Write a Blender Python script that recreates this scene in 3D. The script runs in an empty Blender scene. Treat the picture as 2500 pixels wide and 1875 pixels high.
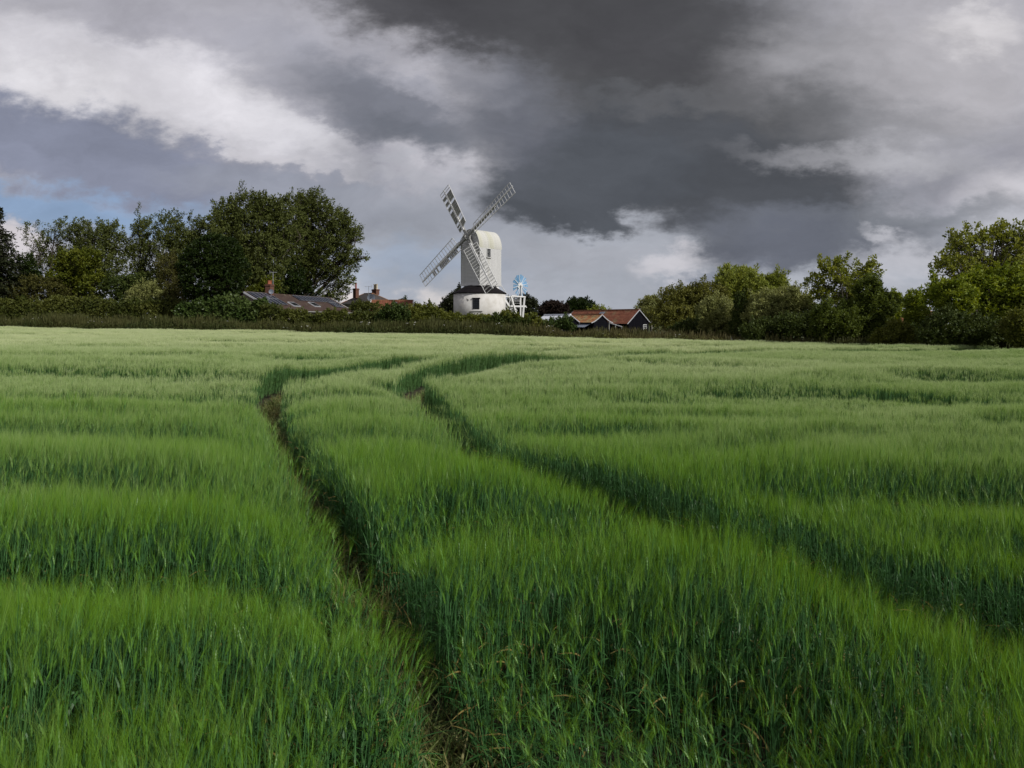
import bpy, math, random
import numpy as np
from mathutils import Vector, Matrix

R = math.radians
rng = np.random.default_rng(11)
random.seed(11)
sc = bpy.context.scene
COL = sc.collection

# ------------------------------------------------------------------ camera, light, exposure
CAMZ = 2.2
F = 1667.0            # focal length in pixels of the 2500 px wide photograph
HY = 785.0            # row of the horizon
cam = bpy.data.cameras.new('camera')
cam.sensor_width = 36.0
cam.lens = 36.0 * F / 2500.0
cam.shift_y = -(937.5 - HY) / 2500.0
cam.clip_start = 0.05
cam.clip_end = 5000
cam_o = bpy.data.objects.new('camera', cam)
cam_o.location = (0, 0, CAMZ)
cam_o.rotation_euler = (R(90), 0, 0)
COL.objects.link(cam_o)
sc.camera = cam_o

sc.view_settings.view_transform = 'Standard'
sc.view_settings.look = 'None'
sc.view_settings.exposure = 0.0
sc.view_settings.gamma = 1.0
sc.view_settings.use_curve_mapping = False

SUN_AZ = R(126)       # clockwise from +Y (the view direction): right and a little behind the camera
SUN_EL = R(36)
sd = Vector((math.sin(SUN_AZ) * math.cos(SUN_EL), math.cos(SUN_AZ) * math.cos(SUN_EL), math.sin(SUN_EL)))
sun = bpy.data.lights.new('sun', 'SUN')
sun.energy = 4.1
sun.angle = R(2.0)
sun.color = (1.0, 0.97, 0.92)
sun_o = bpy.data.objects.new('sun', sun)
sun_o.rotation_euler = sd.to_track_quat('Z', 'Y').to_euler()
sun_o.location = (60, -20, 60)
COL.objects.link(sun_o)


def lin(r, g, b):
    f = lambda c: (c / 255 / 12.92) if c / 255 <= 0.04045 else ((c / 255 + 0.055) / 1.055) ** 2.4
    return (f(r), f(g), f(b))


def build_world():
    w = bpy.data.worlds.new('World')
    sc.world = w
    w.use_nodes = True
    nt = w.node_tree
    N, L = nt.nodes, nt.links
    N.clear()
    out = N.new('ShaderNodeOutputWorld')
    bg = N.new('ShaderNodeBackground')
    K = 0.1
    bg.inputs['Strength'].default_value = K
    L.new(bg.outputs[0], out.inputs[0])
    sky = N.new('ShaderNodeTexSky')
    sky.sky_type = 'NISHITA'
    sky.sun_disc = False
    sky.sun_elevation = SUN_EL
    sky.sun_rotation = SUN_AZ
    sky.air_density = 1.0
    sky.dust_density = 1.2
    tc = N.new('ShaderNodeTexCoord')

    def math_n(op, a, b=None, c=None):
        n = N.new('ShaderNodeMath')
        n.operation = op
        for i, v in enumerate((a, b, c)):
            if v is None:
                continue
            if isinstance(v, (int, float)):
                n.inputs[i].default_value = v
            else:
                L.new(v, n.inputs[i])
        return n.outputs[0]

    def vmath(op, a, b=None, scale=None):
        n = N.new('ShaderNodeVectorMath')
        n.operation = op
        for i, v in enumerate((a, b)):
            if v is None:
                continue
            if isinstance(v, tuple):
                n.inputs[i].default_value = v
            else:
                L.new(v, n.inputs[i])
        if scale is not None:
            if isinstance(scale, (int, float)):
                n.inputs['Scale'].default_value = scale
            else:
                L.new(scale, n.inputs['Scale'])
        return n.outputs[0]

    def noise(vec, s, det, rough=0.55, dist=0.0):
        n = N.new('ShaderNodeTexNoise')
        n.inputs['Scale'].default_value = s
        n.inputs['Detail'].default_value = det
        n.inputs['Roughness'].default_value = rough
        n.inputs['Distortion'].default_value = dist
        L.new(vec, n.inputs['Vector'])
        return n

    D = vmath('NORMALIZE', tc.outputs['Generated'])
    sep = N.new('ShaderNodeSeparateXYZ')
    L.new(D, sep.inputs[0])
    yy = math_n('MAXIMUM', sep.outputs[1], 0.2)
    p = vmath('DIVIDE', D, None)
    comb = N.new('ShaderNodeCombineXYZ')
    for i in range(3):
        L.new(yy, comb.inputs[i])
    dv = p.node
    L.new(comb.outputs[0], dv.inputs[1])
    # stretch for the noise: clouds lie flat, so their features are wide
    st = vmath('MULTIPLY', p, (1.0, 1.0, 1.9))
    n1 = noise(st, 2.3, 4, 0.5)
    n2 = noise(st, 8.0, 6, 0.58)
    n3 = noise(st, 24.0, 5, 0.62)
    w1 = vmath('SCALE', vmath('SUBTRACT', n1.outputs['Color'], (.5, .5, .5)), scale=0.10)
    w2 = vmath('SCALE', vmath('SUBTRACT', n2.outputs['Color'], (.5, .5, .5)), scale=0.11)
    w3 = vmath('SCALE', vmath('SUBTRACT', n3.outputs['Color'], (.5, .5, .5)), scale=0.06)
    pw = vmath('ADD', vmath('ADD', vmath('ADD', p, w1), w2), w3)

    def mixc(fac, a, b):
        n = N.new('ShaderNodeMix')
        n.data_type = 'RGBA'
        if isinstance(fac, (int, float)):
            n.inputs[0].default_value = fac
        else:
            L.new(fac, n.inputs[0])
        for sock, v in ((n.inputs[6], a), (n.inputs[7], b)):
            if isinstance(v, tuple):
                sock.default_value = (v[0], v[1], v[2], 1)
            else:
                L.new(v, sock)
        return n.outputs[2]

    # general overcast everywhere: soft grey and white patches
    rmp = N.new('ShaderNodeValToRGB')
    e = rmp.color_ramp.elements
    cs = [(0.30, lin(122, 124, 134)), (0.45, lin(158, 158, 168)), (0.56, lin(182, 181, 189)), (0.70, lin(214, 212, 218))]
    while len(e) < len(cs):
        e.new(0.5)
    for i, (pos, c) in enumerate(cs):
        e[i].position = pos
        e[i].color = (c[0], c[1], c[2], 1)
    nb = noise(st, 3.1, 7, 0.55, 0.4)
    L.new(nb.outputs[0], rmp.inputs[0])
    cur = rmp.outputs[0]
    skyc = vmath('SCALE', sky.outputs[0], scale=K * 0.62)
    skyc = mixc(0.7, skyc, lin(140, 163, 200))

    def blob(cur, px, py, rx, ry, col, a=1.0, edge=0.8, rot=0.0):
        m = N.new('ShaderNodeMapping')
        m.vector_type = 'TEXTURE'
        m.inputs['Location'].default_value = ((px - 1250) / F, 1.0, (HY - py) / F)
        m.inputs['Rotation'].default_value = (0, R(rot), 0)
        m.inputs['Scale'].default_value = (rx / F, 1.0, ry / F)
        L.new(pw, m.inputs['Vector'])
        g = N.new('ShaderNodeTexGradient')
        g.gradient_type = 'SPHERICAL'
        L.new(m.outputs[0], g.inputs[0])
        mr = N.new('ShaderNodeMapRange')
        mr.interpolation_type = 'SMOOTHSTEP'
        mr.inputs['From Max'].default_value = edge
        mr.inputs['To Max'].default_value = a
        L.new(g.outputs['Fac'], mr.inputs[0])
        return mixc(mr.outputs[0], cur, col)

    W, Lt, Lm = lin(232, 230, 234), lin(205, 203, 209), lin(184, 184, 192)
    M, Bs, D1, D2, DD = lin(160, 161, 172), lin(134, 139, 158), lin(112, 115, 124), lin(94, 96, 102), lin(72, 72, 76)
    low = lin(168, 173, 183)
    SKY_BLOBS = [
        # px, py, rx, ry, colour, strength, edge, rot (clockwise in the picture)
        (1250, 720, 2400, 330, low, 0.9, 0.6, 0),
        (350, 20, 1000, 260, lin(176, 175, 184), 0.9, 0.8, 6),
        (120, 150, 640, 190, Lt, 0.9, 0.8, 10),
        (130, 215, 480, 110, lin(224, 222, 227), 0.9, 0.9, 10),
        (540, 245, 440, 120, lin(221, 219, 225), 1.0, 1.0, 24),
        (740, 310, 240, 60, lin(214, 213, 219), 0.6, 0.9, 28),
        (420, 60, 420, 60, lin(164, 163, 173), 0.6, 0.9, 8),
        (760, 150, 330, 120, M, 0.75, 0.9, 20),
        (180, 355, 760, 145, Bs, 1.0, 0.55, 13),
        (700, 450, 460, 80, lin(148, 152, 166), 0.9, 0.7, 10),
        (640, 350, 420, 28, Lt, 0.7, 0.9, 17),
        (990, 420, 420, 22, lin(172, 173, 181), 0.6, 0.9, 8),
        (960, 265, 330, 130, lin(122, 125, 136), 0.95, 0.7, 22),
        (1010, 330, 260, 70, lin(108, 112, 122), 0.8, 0.9, 8),
        (1060, 215, 190, 40, M, 0.6, 0.9, 24),
        (1120, 490, 330, 40, lin(166, 168, 177), 0.8, 0.9, 4),
        (960, 520, 520, 110, lin(155, 159, 170), 0.8, 0.8, 4),
        # right hand light
        (2300, 110, 620, 300, lin(184, 182, 188), 0.95, 0.8, 0),
        (2390, 80, 170, 100, lin(222, 219, 222), 0.8, 1.0, 0),
        (2200, 280, 400, 70, lin(146, 146, 152), 0.75, 0.9, 0),
        # the great dark cloud
        (1800, 240, 680, 420, lin(126, 127, 132), 0.97, 0.8, 10),
        (1040, 0, 480, 140, lin(92, 92, 97), 0.95, 0.7, 6),
        (1360, 30, 660, 190, DD, 1.0, 0.6, 3),
        (1620, 230, 620, 360, lin(86, 87, 90), 1.0, 0.75, 12),
        (1560, 120, 460, 200, DD, 0.8, 0.9, 8),
        (1640, 400, 560, 190, lin(82, 85, 91), 1.0, 0.5, 4),
        (1800, 480, 560, 150, lin(80, 83, 89), 1.0, 0.6, 12),
        (1430, 440, 330, 130, lin(84, 88, 95), 1.0, 0.35, -3),
        (2000, 590, 460, 100, lin(104, 108, 118), 0.95, 0.7, 4),
        (1890, 625, 230, 90, lin(100, 104, 115), 0.95, 0.6, 0),
        (1250, 300, 190, 190, lin(104, 107, 117), 0.9, 0.8, -10),
        (1190, 200, 140, 80, lin(132, 133, 142), 0.6, 0.9, 40),
        (1720, 250, 520, 50, lin(112, 113, 117), 0.5, 1.0, -6),
        (2000, 120, 360, 120, lin(158, 157, 162), 0.75, 1.0, -12),
        (2300, 150, 360, 200, lin(178, 176, 181), 0.7, 0.9, 0),
        (2370, 75, 170, 90, lin(218, 215, 218), 0.7, 1.0, 0),
        (2150, 392, 470, 62, lin(172, 172, 178), 0.85, 1.0, 3),
        (2330, 330, 300, 46, lin(150, 151, 158), 0.5, 1.0, 0),
        (2470, 470, 190, 100, Lt, 0.8, 1.0, 0),
        (2280, 535, 380, 60, lin(124, 128, 136), 0.75, 1.0, -4),
        (2270, 655, 280, 80, lin(190, 191, 199), 0.95, 0.9, 0),
        (2175, 580, 80, 30, lin(196, 196, 203), 0.7, 1.0, 30),
        # under the cloud
        (1430, 620, 420, 80, lin(165, 168, 177), 0.9, 0.8, 3),
        (1650, 645, 130, 56, Lt, 0.85, 0.8, -14),
        (1730, 695, 180, 40, lin(136, 142, 156), 0.85, 0.9, -10),
        (970, 765, 190, 70, lin(216, 210, 208), 0.8, 0.8, 0),
        (850, 725, 80, 60, lin(216, 208, 206), 0.85, 0.7, 0),
        (1110, 782, 150, 40, lin(216, 208, 206), 0.85, 0.6, 0),
    ]
    for b in SKY_BLOBS[:1]:
        cur = blob(cur, *b)
    for b in SKY_BLOBS[1:]:
        cur = blob(cur, *b)
    # openings where the blue sky shows
    cur = blob(cur, 90, 495, 720, 82, skyc, 1.0, 0.7, 5)
    cur = blob(cur, 40, 590, 150, 60, lin(214, 208, 212), 0.9, 0.7, 0)
    cur = blob(cur, 1010, 640, 330, 80, skyc, 0.4, 0.9, 0)
    # fine modelling of the cloud
    nd = noise(vmath('ADD', st, w2), 6.0, 9, 0.6, 0.3)
    gain = math_n('MULTIPLY_ADD', math_n('SUBTRACT', nd.outputs[0], 0.5), 0.75, 1.0)
    cur = vmath('SCALE', cur, scale=gain)
    cur = vmath('SCALE', cur, scale=1.0 / K)
    L.new(cur, bg.inputs['Color'])
    w.cycles.sampling_method = 'MANUAL'
    w.cycles.sample_map_resolution = 512


build_world()

# ------------------------------------------------------------------ helpers


def vnoise(x, y, seed=0):
    """smooth value noise in 0..1, vectorised"""
    x = np.asarray(x, float)
    y = np.asarray(y, float)
    xi, yi = np.floor(x).astype(np.int64), np.floor(y).astype(np.int64)
    fx, fy = x - xi, y - yi
    fx, fy = fx * fx * (3 - 2 * fx), fy * fy * (3 - 2 * fy)

    def h(a, b):
        n = (a * 374761393 + b * 668265263 + seed * 974711) & 0x7fffffff
        n = ((n ^ (n >> 13)) * 1274126177) & 0x7fffffff
        return ((n ^ (n >> 16)) & 0xffff) / 65535.0
    return (h(xi, yi) * (1 - fx) + h(xi + 1, yi) * fx) * (1 - fy) + (h(xi, yi + 1) * (1 - fx) + h(xi + 1, yi + 1) * fx) * fy


def G(x, y):
    """height of the ground"""
    x = np.asarray(x, float)
    y = np.asarray(y, float)
    z = -0.01104 * np.clip(x, -150, 150) - 0.00288 * np.clip(y, -60, 150)
    z = z - 0.42 * np.exp(-((y - 15.0) / 5.5) ** 2) * np.clip(1.15 - np.abs(x) / 60, .3, 1)      # shallow hollow across the field
    z = z + 1.7 * np.exp(-((x + 4) ** 2 + (y - 97) ** 2) / (2 * 8.0 ** 2))
    return z


def P(px, py, d):
    return Vector(((px - 1250) / F * d, d, CAMZ + (HY - py) / F * d))


def tag(o, label=None, cat=None, group=None, kind=None):
    if label:
        o['label'] = label
    if cat:
        o['category'] = cat
    if group:
        o['group'] = group
    if kind:
        o['kind'] = kind
    return o


def empty(name, loc, rz=0.0, label=None, cat=None, group=None):
    o = bpy.data.objects.new(name, None)
    o.location = loc
    o.rotation_euler = (0, 0, rz)
    o.empty_display_size = 0.3
    COL.objects.link(o)
    return tag(o, label, cat, group)


def link(name, me, parent=None):
    o = bpy.data.objects.new(name, me)
    COL.objects.link(o)
    if parent is not None:
        o.parent = parent
    return o


class MB:
    def __init__(self):
        self.v, self.f, self.m = [], [], []

    def add(self, vs, fs, mi=0):
        n = len(self.v)
        self.v += [tuple(v) for v in vs]
        self.f += [tuple(i + n for i in f) for f in fs]
        self.m += [mi] * len(fs)
        return self

    def box(self, c, s, rot=None, mi=0):
        hx, hy, hz = s[0] / 2, s[1] / 2, s[2] / 2
        vs = [Vector((sx * hx, sy * hy, sz * hz)) for sx in (-1, 1) for sy in (-1, 1) for sz in (-1, 1)]
        if rot is not None:
            vs = [rot @ v for v in vs]
        c = Vector(c)
        fs = [(0, 1, 3, 2), (4, 6, 7, 5), (0, 4, 5, 1), (2, 3, 7, 6), (0, 2, 6, 4), (1, 5, 7, 3)]
        return self.add([v + c for v in vs], fs, mi)

    def beam(self, a, b, w, h=None, up=(0, 0, 1), mi=0, w2=None):
        a, b = Vector(a), Vector(b)
        h = h or w
        w2 = w2 or w
        k = w2 / w
        d = (b - a).normalized()
        u = Vector(up)
        s = d.cross(u)
        if s.length < 1e-4:
            s = d.cross(Vector((1, 0, 0)))
        s.normalize()
        u = s.cross(d).normalized()
        vs = []
        for q, kk in ((a, 1), (b, k)):
            for i, j in ((-1, -1), (1, -1), (1, 1), (-1, 1)):
                vs.append(q + s * (i * w * kk / 2) + u * (j * h * kk / 2))
        fs = [(3, 2, 1, 0), (4, 5, 6, 7)] + [(i, (i + 1) % 4, 4 + (i + 1) % 4, 4 + i) for i in range(4)]
        return self.add(vs, fs, mi)

    def lathe(self, prof, n=32, c=(0, 0, 0), mi=0, a0=0):
        vs, fs = [], []
        for r, z in prof:
            for i in range(n):
                t = a0 + 2 * math.pi * i / n
                vs.append((c[0] + r * math.cos(t), c[1] + r * math.sin(t), c[2] + z))
        for k in range(len(prof) - 1):
            for i in range(n):
                j = (i + 1) % n
                fs.append((k * n + i, k * n + j, (k + 1) * n + j, (k + 1) * n + i))
        fs.append(tuple(reversed(range(n))))
        fs.append(tuple((len(prof) - 1) * n + i for i in range(n)))
        return self.add(vs, fs, mi)

    def prism(self, poly, ext, mi=0):
        """poly: 3D points of one face, ext: extrusion vector"""
        n = len(poly)
        e = Vector(ext)
        vs = [Vector(p) for p in poly] + [Vector(p) + e for p in poly]
        fs = [tuple(reversed(range(n))), tuple(range(n, 2 * n))] + [(i, (i + 1) % n, n + (i + 1) % n, n + i) for i in range(n)]
        return self.add(vs, fs, mi)

    def mesh(self, name, mats):
        me = bpy.data.meshes.new(name)
        me.from_pydata(self.v, [], self.f)
        for m in (mats if isinstance(mats, (list, tuple)) else [mats]):
            me.materials.append(m)
        if any(self.m):
            me.polygons.foreach_set('material_index', self.m)
        me.update()
        return me

    def build(self, name, mats, parent=None):
        return link(name, self.mesh(name, mats), parent)


def np_mesh(name, V, Fq, mats, tint=None, mi=None, smooth=False):
    """V (n,3), Fq (m,k) with k = 3 or 4"""
    me = bpy.data.meshes.new(name)
    n, m, k = len(V), len(Fq), Fq.shape[1]
    me.vertices.add(n)
    me.vertices.foreach_set('co', np.asarray(V, np.float32).ravel())
    me.loops.add(m * k)
    me.loops.foreach_set('vertex_index', np.asarray(Fq, np.int32).ravel())
    me.polygons.add(m)
    me.polygons.foreach_set('loop_start', np.arange(0, m * k, k, dtype=np.int32))
    me.polygons.foreach_set('loop_total', np.full(m, k, np.int32))
    if mi is not None:
        me.polygons.foreach_set('material_index', np.asarray(mi, np.int32))
    for mm in (mats if isinstance(mats, (list, tuple)) else [mats]):
        me.materials.append(mm)
    if tint is not None:
        a = me.attributes.new('tint', 'FLOAT', 'FACE')
        a.data.foreach_set('value', np.asarray(tint, np.float32))
    me.update(calc_edges=True)
    if smooth:
        me.polygons.foreach_set('use_smooth', np.ones(m, bool))
    return me


# ------------------------------------------------------------------ materials
def newmat(name):
    m = bpy.data.materials.new(name)
    m.use_nodes = True
    nt = m.node_tree
    nt.nodes.clear()
    out = nt.nodes.new('ShaderNodeOutputMaterial')
    return m, nt, nt.nodes, nt.links, out


def surf(name, c1, c2=None, scale=3.0, rough=0.7, bump=0.0, bscale=40.0, metal=0.0, spec=0.3, tint=None, c3=None, s3=1.2, t3=(0.52, 0.68), stretch=(1, 1, 1)):
    """painted / weathered solid surface: two colours mixed by noise, optional stain colour c3, optional per-piece tint"""
    m, nt, N, L, out = newmat(name)
    b = N.new('ShaderNodeBsdfPrincipled')
    b.inputs['Roughness'].default_value = rough
    b.inputs['Metallic'].default_value = metal
    b.inputs['Specular IOR Level'].default_value = spec
    L.new(b.outputs[0], out.inputs[0])
    tc = N.new('ShaderNodeTexCoord')
    mp = N.new('ShaderNodeMapping')
    mp.inputs['Scale'].default_value = stretch
    L.new(tc.outputs['Object'], mp.inputs[0])
    n = N.new('ShaderNodeTexNoise')
    n.inputs['Scale'].default_value = scale
    n.inputs['Detail'].default_value = 8
    n.inputs['Roughness'].default_value = 0.62
    L.new(mp.outputs[0], n.inputs['Vector'])
    mix = N.new('ShaderNodeMix')
    mix.data_type = 'RGBA'
    mr = N.new('ShaderNodeMapRange')
    mr.inputs['From Min'].default_value = 0.3
    mr.inputs['From Max'].default_value = 0.7
    L.new(n.outputs[0], mr.inputs[0])
    L.new(mr.outputs[0], mix.inputs[0])
    c2 = c2 or c1
    mix.inputs[6].default_value = (*c1, 1)
    mix.inputs[7].default_value = (*c2, 1)
    cur = mix.outputs[2]
    if tint:
        at = N.new('ShaderNodeAttribute')
        at.attribute_name = 'tint'
        mx = N.new('ShaderNodeMix')
        mx.data_type = 'RGBA'
        L.new(at.outputs['Fac'], mx.inputs[0])
        L.new(cur, mx.inputs[6])
        mx.inputs[7].default_value = (*tint, 1)
        cur = mx.outputs[2]
    if c3:
        n3 = N.new('ShaderNodeTexNoise')
        n3.inputs['Scale'].default_value = s3
        n3.inputs['Detail'].default_value = 6
        L.new(tc.outputs['Object'], n3.inputs['Vector'])
        m3 = N.new('ShaderNodeMapRange')
        m3.inputs['From Min'].default_value = t3[0]
        m3.inputs['From Max'].default_value = t3[1]
        L.new(n3.outputs[0], m3.inputs[0])
        mx = N.new('ShaderNodeMix')
        mx.data_type = 'RGBA'
        L.new(m3.outputs[0], mx.inputs[0])
        L.new(cur, mx.inputs[6])
        mx.inputs[7].default_value = (*c3, 1)
        cur = mx.outputs[2]
    L.new(cur, b.inputs['Base Color'])
    if bump:
        nb = N.new('ShaderNodeTexNoise')
        nb.inputs['Scale'].default_value = bscale
        nb.inputs['Detail'].default_value = 4
        L.new(mp.outputs[0], nb.inputs['Vector'])
        bp = N.new('ShaderNodeBump')
        bp.inputs['Strength'].default_value = bump
        bp.inputs['Distance'].default_value = 0.02
        L.new(nb.outputs[0], bp.inputs['Height'])
        L.new(bp.outputs[0], b.inputs['Normal'])
    return m


def leafmat(name, c1, c2, trans=0.3, rough=0.5, spec=0.3, inst=False, attr='tint', tcol=None):
    """leaves and blades: colour between c1 and c2 by a per-leaf (or per-plant) tint, some light passes through"""
    m, nt, N, L, out = newmat(name)
    at = N.new('ShaderNodeAttribute')
    at.attribute_name = attr
    if inst:
        at.attribute_type = 'INSTANCER'
    mix = N.new('ShaderNodeMix')
    mix.data_type = 'RGBA'
    L.new(at.outputs['Fac'], mix.inputs[0])
    mix.inputs[6].default_value = (*c1, 1)
    mix.inputs[7].default_value = (*c2, 1)
    b = N.new('ShaderNodeBsdfPrincipled')
    b.inputs['Roughness'].default_value = rough
    b.inputs['Specular IOR Level'].default_value = spec
    L.new(mix.outputs[2], b.inputs['Base Color'])
    t = N.new('ShaderNodeBsdfTranslucent')
    hs = N.new('ShaderNodeHueSaturation')
    hs.inputs['Hue'].default_value = 0.485
    hs.inputs['Saturation'].default_value = 1.1
    hs.inputs['Value'].default_value = 1.25
    L.new(mix.outputs[2], hs.inputs['Color'])
    L.new(hs.outputs[0], t.inputs[0])
    ms = N.new('ShaderNodeMixShader')
    ms.inputs[0].default_value = trans
    L.new(b.outputs[0], ms.inputs[1])
    L.new(t.outputs[0], ms.inputs[2])
    L.new(ms.outputs[0], out.inputs[0])
    return m


M = {}
M['soil'] = surf('soil', (.022, .022, .011), (.040, .037, .019), 2.0, 0.95, 0.8, 25)
M['earth'] = surf('grassland', (.045, .060, .020), (.075, .085, .030), 0.4, 0.95, 0.6, 6)
M['board'] = surf('white_boards', (.49, .49, .487), (.585, .585, .58), 1.5, 0.55, 0.2, 30, c3=(.40, .39, .34), s3=0.9, t3=(.58, .75))
M['roofboard'] = surf('white_roof_boards', (.41, .408, .375), (.52, .515, .48), 1.5, 0.6, 0.2, 30, c3=(.37, .365, .24), s3=0.5, t3=(.52, .80))
M['paint'] = surf('white_paint', (.58, .58, .57), (.68, .68, .67), 4.0, 0.5, 0.1, 30)
M['sailwood'] = surf('sail_paint', (.54, .54, .53), (.66, .66, .65), 3.0, 0.55, 0.1, 30)
M['shutter'] = surf('shutter_canvas', (.30, .30, .29), (.42, .42, .41), 5.0, 0.8)
M['greywood'] = surf('weathered_wood', (.20, .20, .19), (.33, .33, .32), 6.0, 0.7)
M['render'] = surf('whitewashed_brick', (.45, .435, .405), (.56, .55, .53), 1.3, 0.8, 0.5, 9, c3=(.37, .35, .31), s3=0.55, t3=(.55, .78))
M['tar'] = surf('black_felt', (.006, .005, .006), (.013, .011, .012), 2.0, 0.85, 0.4, 14, spec=.1)
M['blackwood'] = surf('tarred_boards', (.004, .004, .006), (.009, .009, .012), 3.0, 0.95, 0.3, 20, spec=.02)
M['glass'] = surf('dark_glass', (.010, .012, .014), (.022, .025, .03), 3.0, 0.2, spec=0.3)
M['pantile'] = surf('clay_pantiles', (.16, .058, .030), (.22, .082, .044), 1.2, 0.8, 0.2, 20, tint=(.13, .042, .024), c3=(.17, .13, .07), s3=0.8, t3=(.56, .72))
M['mosstile'] = surf('mossy_pantiles', (.30, .12, .045), (.36, .17, .075), 1.6, 0.85, 0.2, 20, tint=(.17, .065, .03), c3=(.26, .19, .09), s3=1.6, t3=(.45, .62))
M['browntile'] = surf('brown_tiles', (.048, .029, .023), (.074, .046, .036), 1.5, 0.85, 0.2, 20, tint=(.060, .038, .032), c3=(.12, .11, .075), s3=1.4, t3=(.58, .72))
M['slate'] = surf('dark_slate', (.032, .028, .026), (.055, .048, .043), 2.0, 0.7, 0.2, 20, tint=(.035, .031, .03))
M['ridge'] = surf('ridge_tiles', (.17, .085, .045), (.22, .11, .06), 3.0, 0.85)
M['brick'] = surf('chimney_brick', (.085, .040, .028), (.135, .066, .046), 5.0, 0.9, 0.5, 30)
M['terracotta'] = surf('terracotta', (.24, .075, .038), (.31, .105, .055), 5.0, 0.85)
M['redpot'] = surf('red_clay', (.20, .042, .030), (.26, .058, .042), 5.0, 0.8)
M['creampot'] = surf('buff_clay', (.42, .36, .25), (.52, .46, .34), 5.0, 0.8)
M['cream'] = surf('cream_wall', (.24, .22, .17), (.31, .285, .225), 1.5, 0.9, 0.3, 14)
M['solar'] = surf('solar_cells', (.012, .015, .030), (.022, .026, .05), 2.0, 0.12, spec=0.6)
M['alu'] = surf('aluminium', (.42, .43, .45), (.55, .56, .58), 4.0, 0.4, metal=0.6)
M['grating'] = surf('steel_pole', (.16, .15, .13), (.24, .22, .19), 4.0, 0.7)
M['sheet'] = surf('white_sheeting', (.58, .60, .66), (.72, .74, .78), 2.0, 0.5, 0.2, 20)
M['greysheet'] = surf('grey_sheeting', (.10, .12, .15), (.16, .18, .22), 2.0, 0.5, 0.2, 20)
M['blue'] = surf('blue_paint', (.09, .21, .36), (.14, .28, .45), 3.0, 0.45, c3=(.20, .33, .46), s3=2.0)
M['bark'] = surf('bark', (.045, .036, .026), (.085, .070, .052), 4.0, 0.9, 0.6, 20)
M['palebark'] = surf('pale_bark', (.085, .075, .058), (.15, .135, .11), 4.0, 0.9, 0.6, 20)
M['lead'] = surf('lead_flashing', (.30, .31, .33), (.40, .41, .43), 4.0, 0.6)

# ------------------------------------------------------------------ ground
def build_ground():
    xs = np.unique(np.concatenate([np.linspace(-700, -120, 12), np.linspace(-120, 120, 97), np.linspace(120, 700, 12)]))
    ys = np.unique(np.concatenate([np.linspace(-120, 0, 9), np.linspace(0, 140, 71), np.linspace(140, 1500, 18)]))
    X, Y = np.meshgrid(xs, ys)
    Z = G(X, Y)
    V = np.stack([X.ravel(), Y.ravel(), Z.ravel()], 1)
    nx, ny = len(xs), len(ys)
    i = np.arange(nx * ny).reshape(ny, nx)
    Fq = np.stack([i[:-1, :-1].ravel(), i[:-1, 1:].ravel(), i[1:, 1:].ravel(), i[1:, :-1].ravel()], 1)
    me = np_mesh('ground', V, Fq, M['earth'], smooth=True)
    o = link('ground', me)
    tag(o, 'grassland beyond the barley field reaching to the horizon', kind='structure')


EDX = np.array([-130, -71, -30, -3.8, 16, 34, 60])
EDY = np.array([113, 95, 83.5, 75, 61, 45, 21])


def edge_y(x):
    e = np.interp(x, EDX, EDY)
    return e + 1.2 * (vnoise(np.asarray(x) / 4.0, np.zeros_like(np.asarray(x, float)), 5) - 0.5)


def build_soil():
    # bare soil of the field, 4 mm above the surrounding ground sheet
    xs = np.linspace(-115, 60, 141)
    V, Fq = [], []
    nt = 60
    for x in xs:
        e = float(edge_y(x)) + 0.4
        for k in range(nt):
            y = -25 + (e + 25) * k / (nt - 1)
            V.append((x, y, float(G(x, y)) + 0.03))
    i = np.arange(len(xs) * nt).reshape(len(xs), nt)
    Fq = np.stack([i[:-1, :-1].ravel(), i[1:, :-1].ravel(), i[1:, 1:].ravel(), i[:-1, 1:].ravel()], 1)
    o = link('field_soil', np_mesh('field_soil', np.array(V), Fq, M['soil'], smooth=True))
    tag(o, 'dark brown soil of the barley field, bare in the wheel tracks', kind='structure')


build_ground()
build_soil()

# ------------------------------------------------------------------ barley
def catmull(pts, n=40):
    pts = [np.array(p, float) for p in pts]
    pts = [2 * pts[0] - pts[1]] + pts + [2 * pts[-1] - pts[-2]]
    out = []
    for k in range(1, len(pts) - 2):
        p0, p1, p2, p3 = pts[k - 1:k + 3]
        for t in np.linspace(0, 1, n, endpoint=False):
            out.append(0.5 * ((2 * p1) + (-p0 + p2) * t + (2 * p0 - 5 * p1 + 4 * p2 - p3) * t * t + (-p0 + 3 * p1 - 3 * p2 + p3) * t ** 3))
    out.append(pts[-2])
    return np.array(out)


def on_field(px, py, H):
    """field point seen at a pixel of the photograph, H below the camera where the ground has no hollow"""
    y = H * F / (py - HY)
    for _ in range(30):
        y = 0.5 * y + 0.5 * (H + 0.42 * math.exp(-((y - 15.0) / 5.5) ** 2)) * F / (py - HY)
    return ((px - 1250) / F * y, y)


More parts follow.
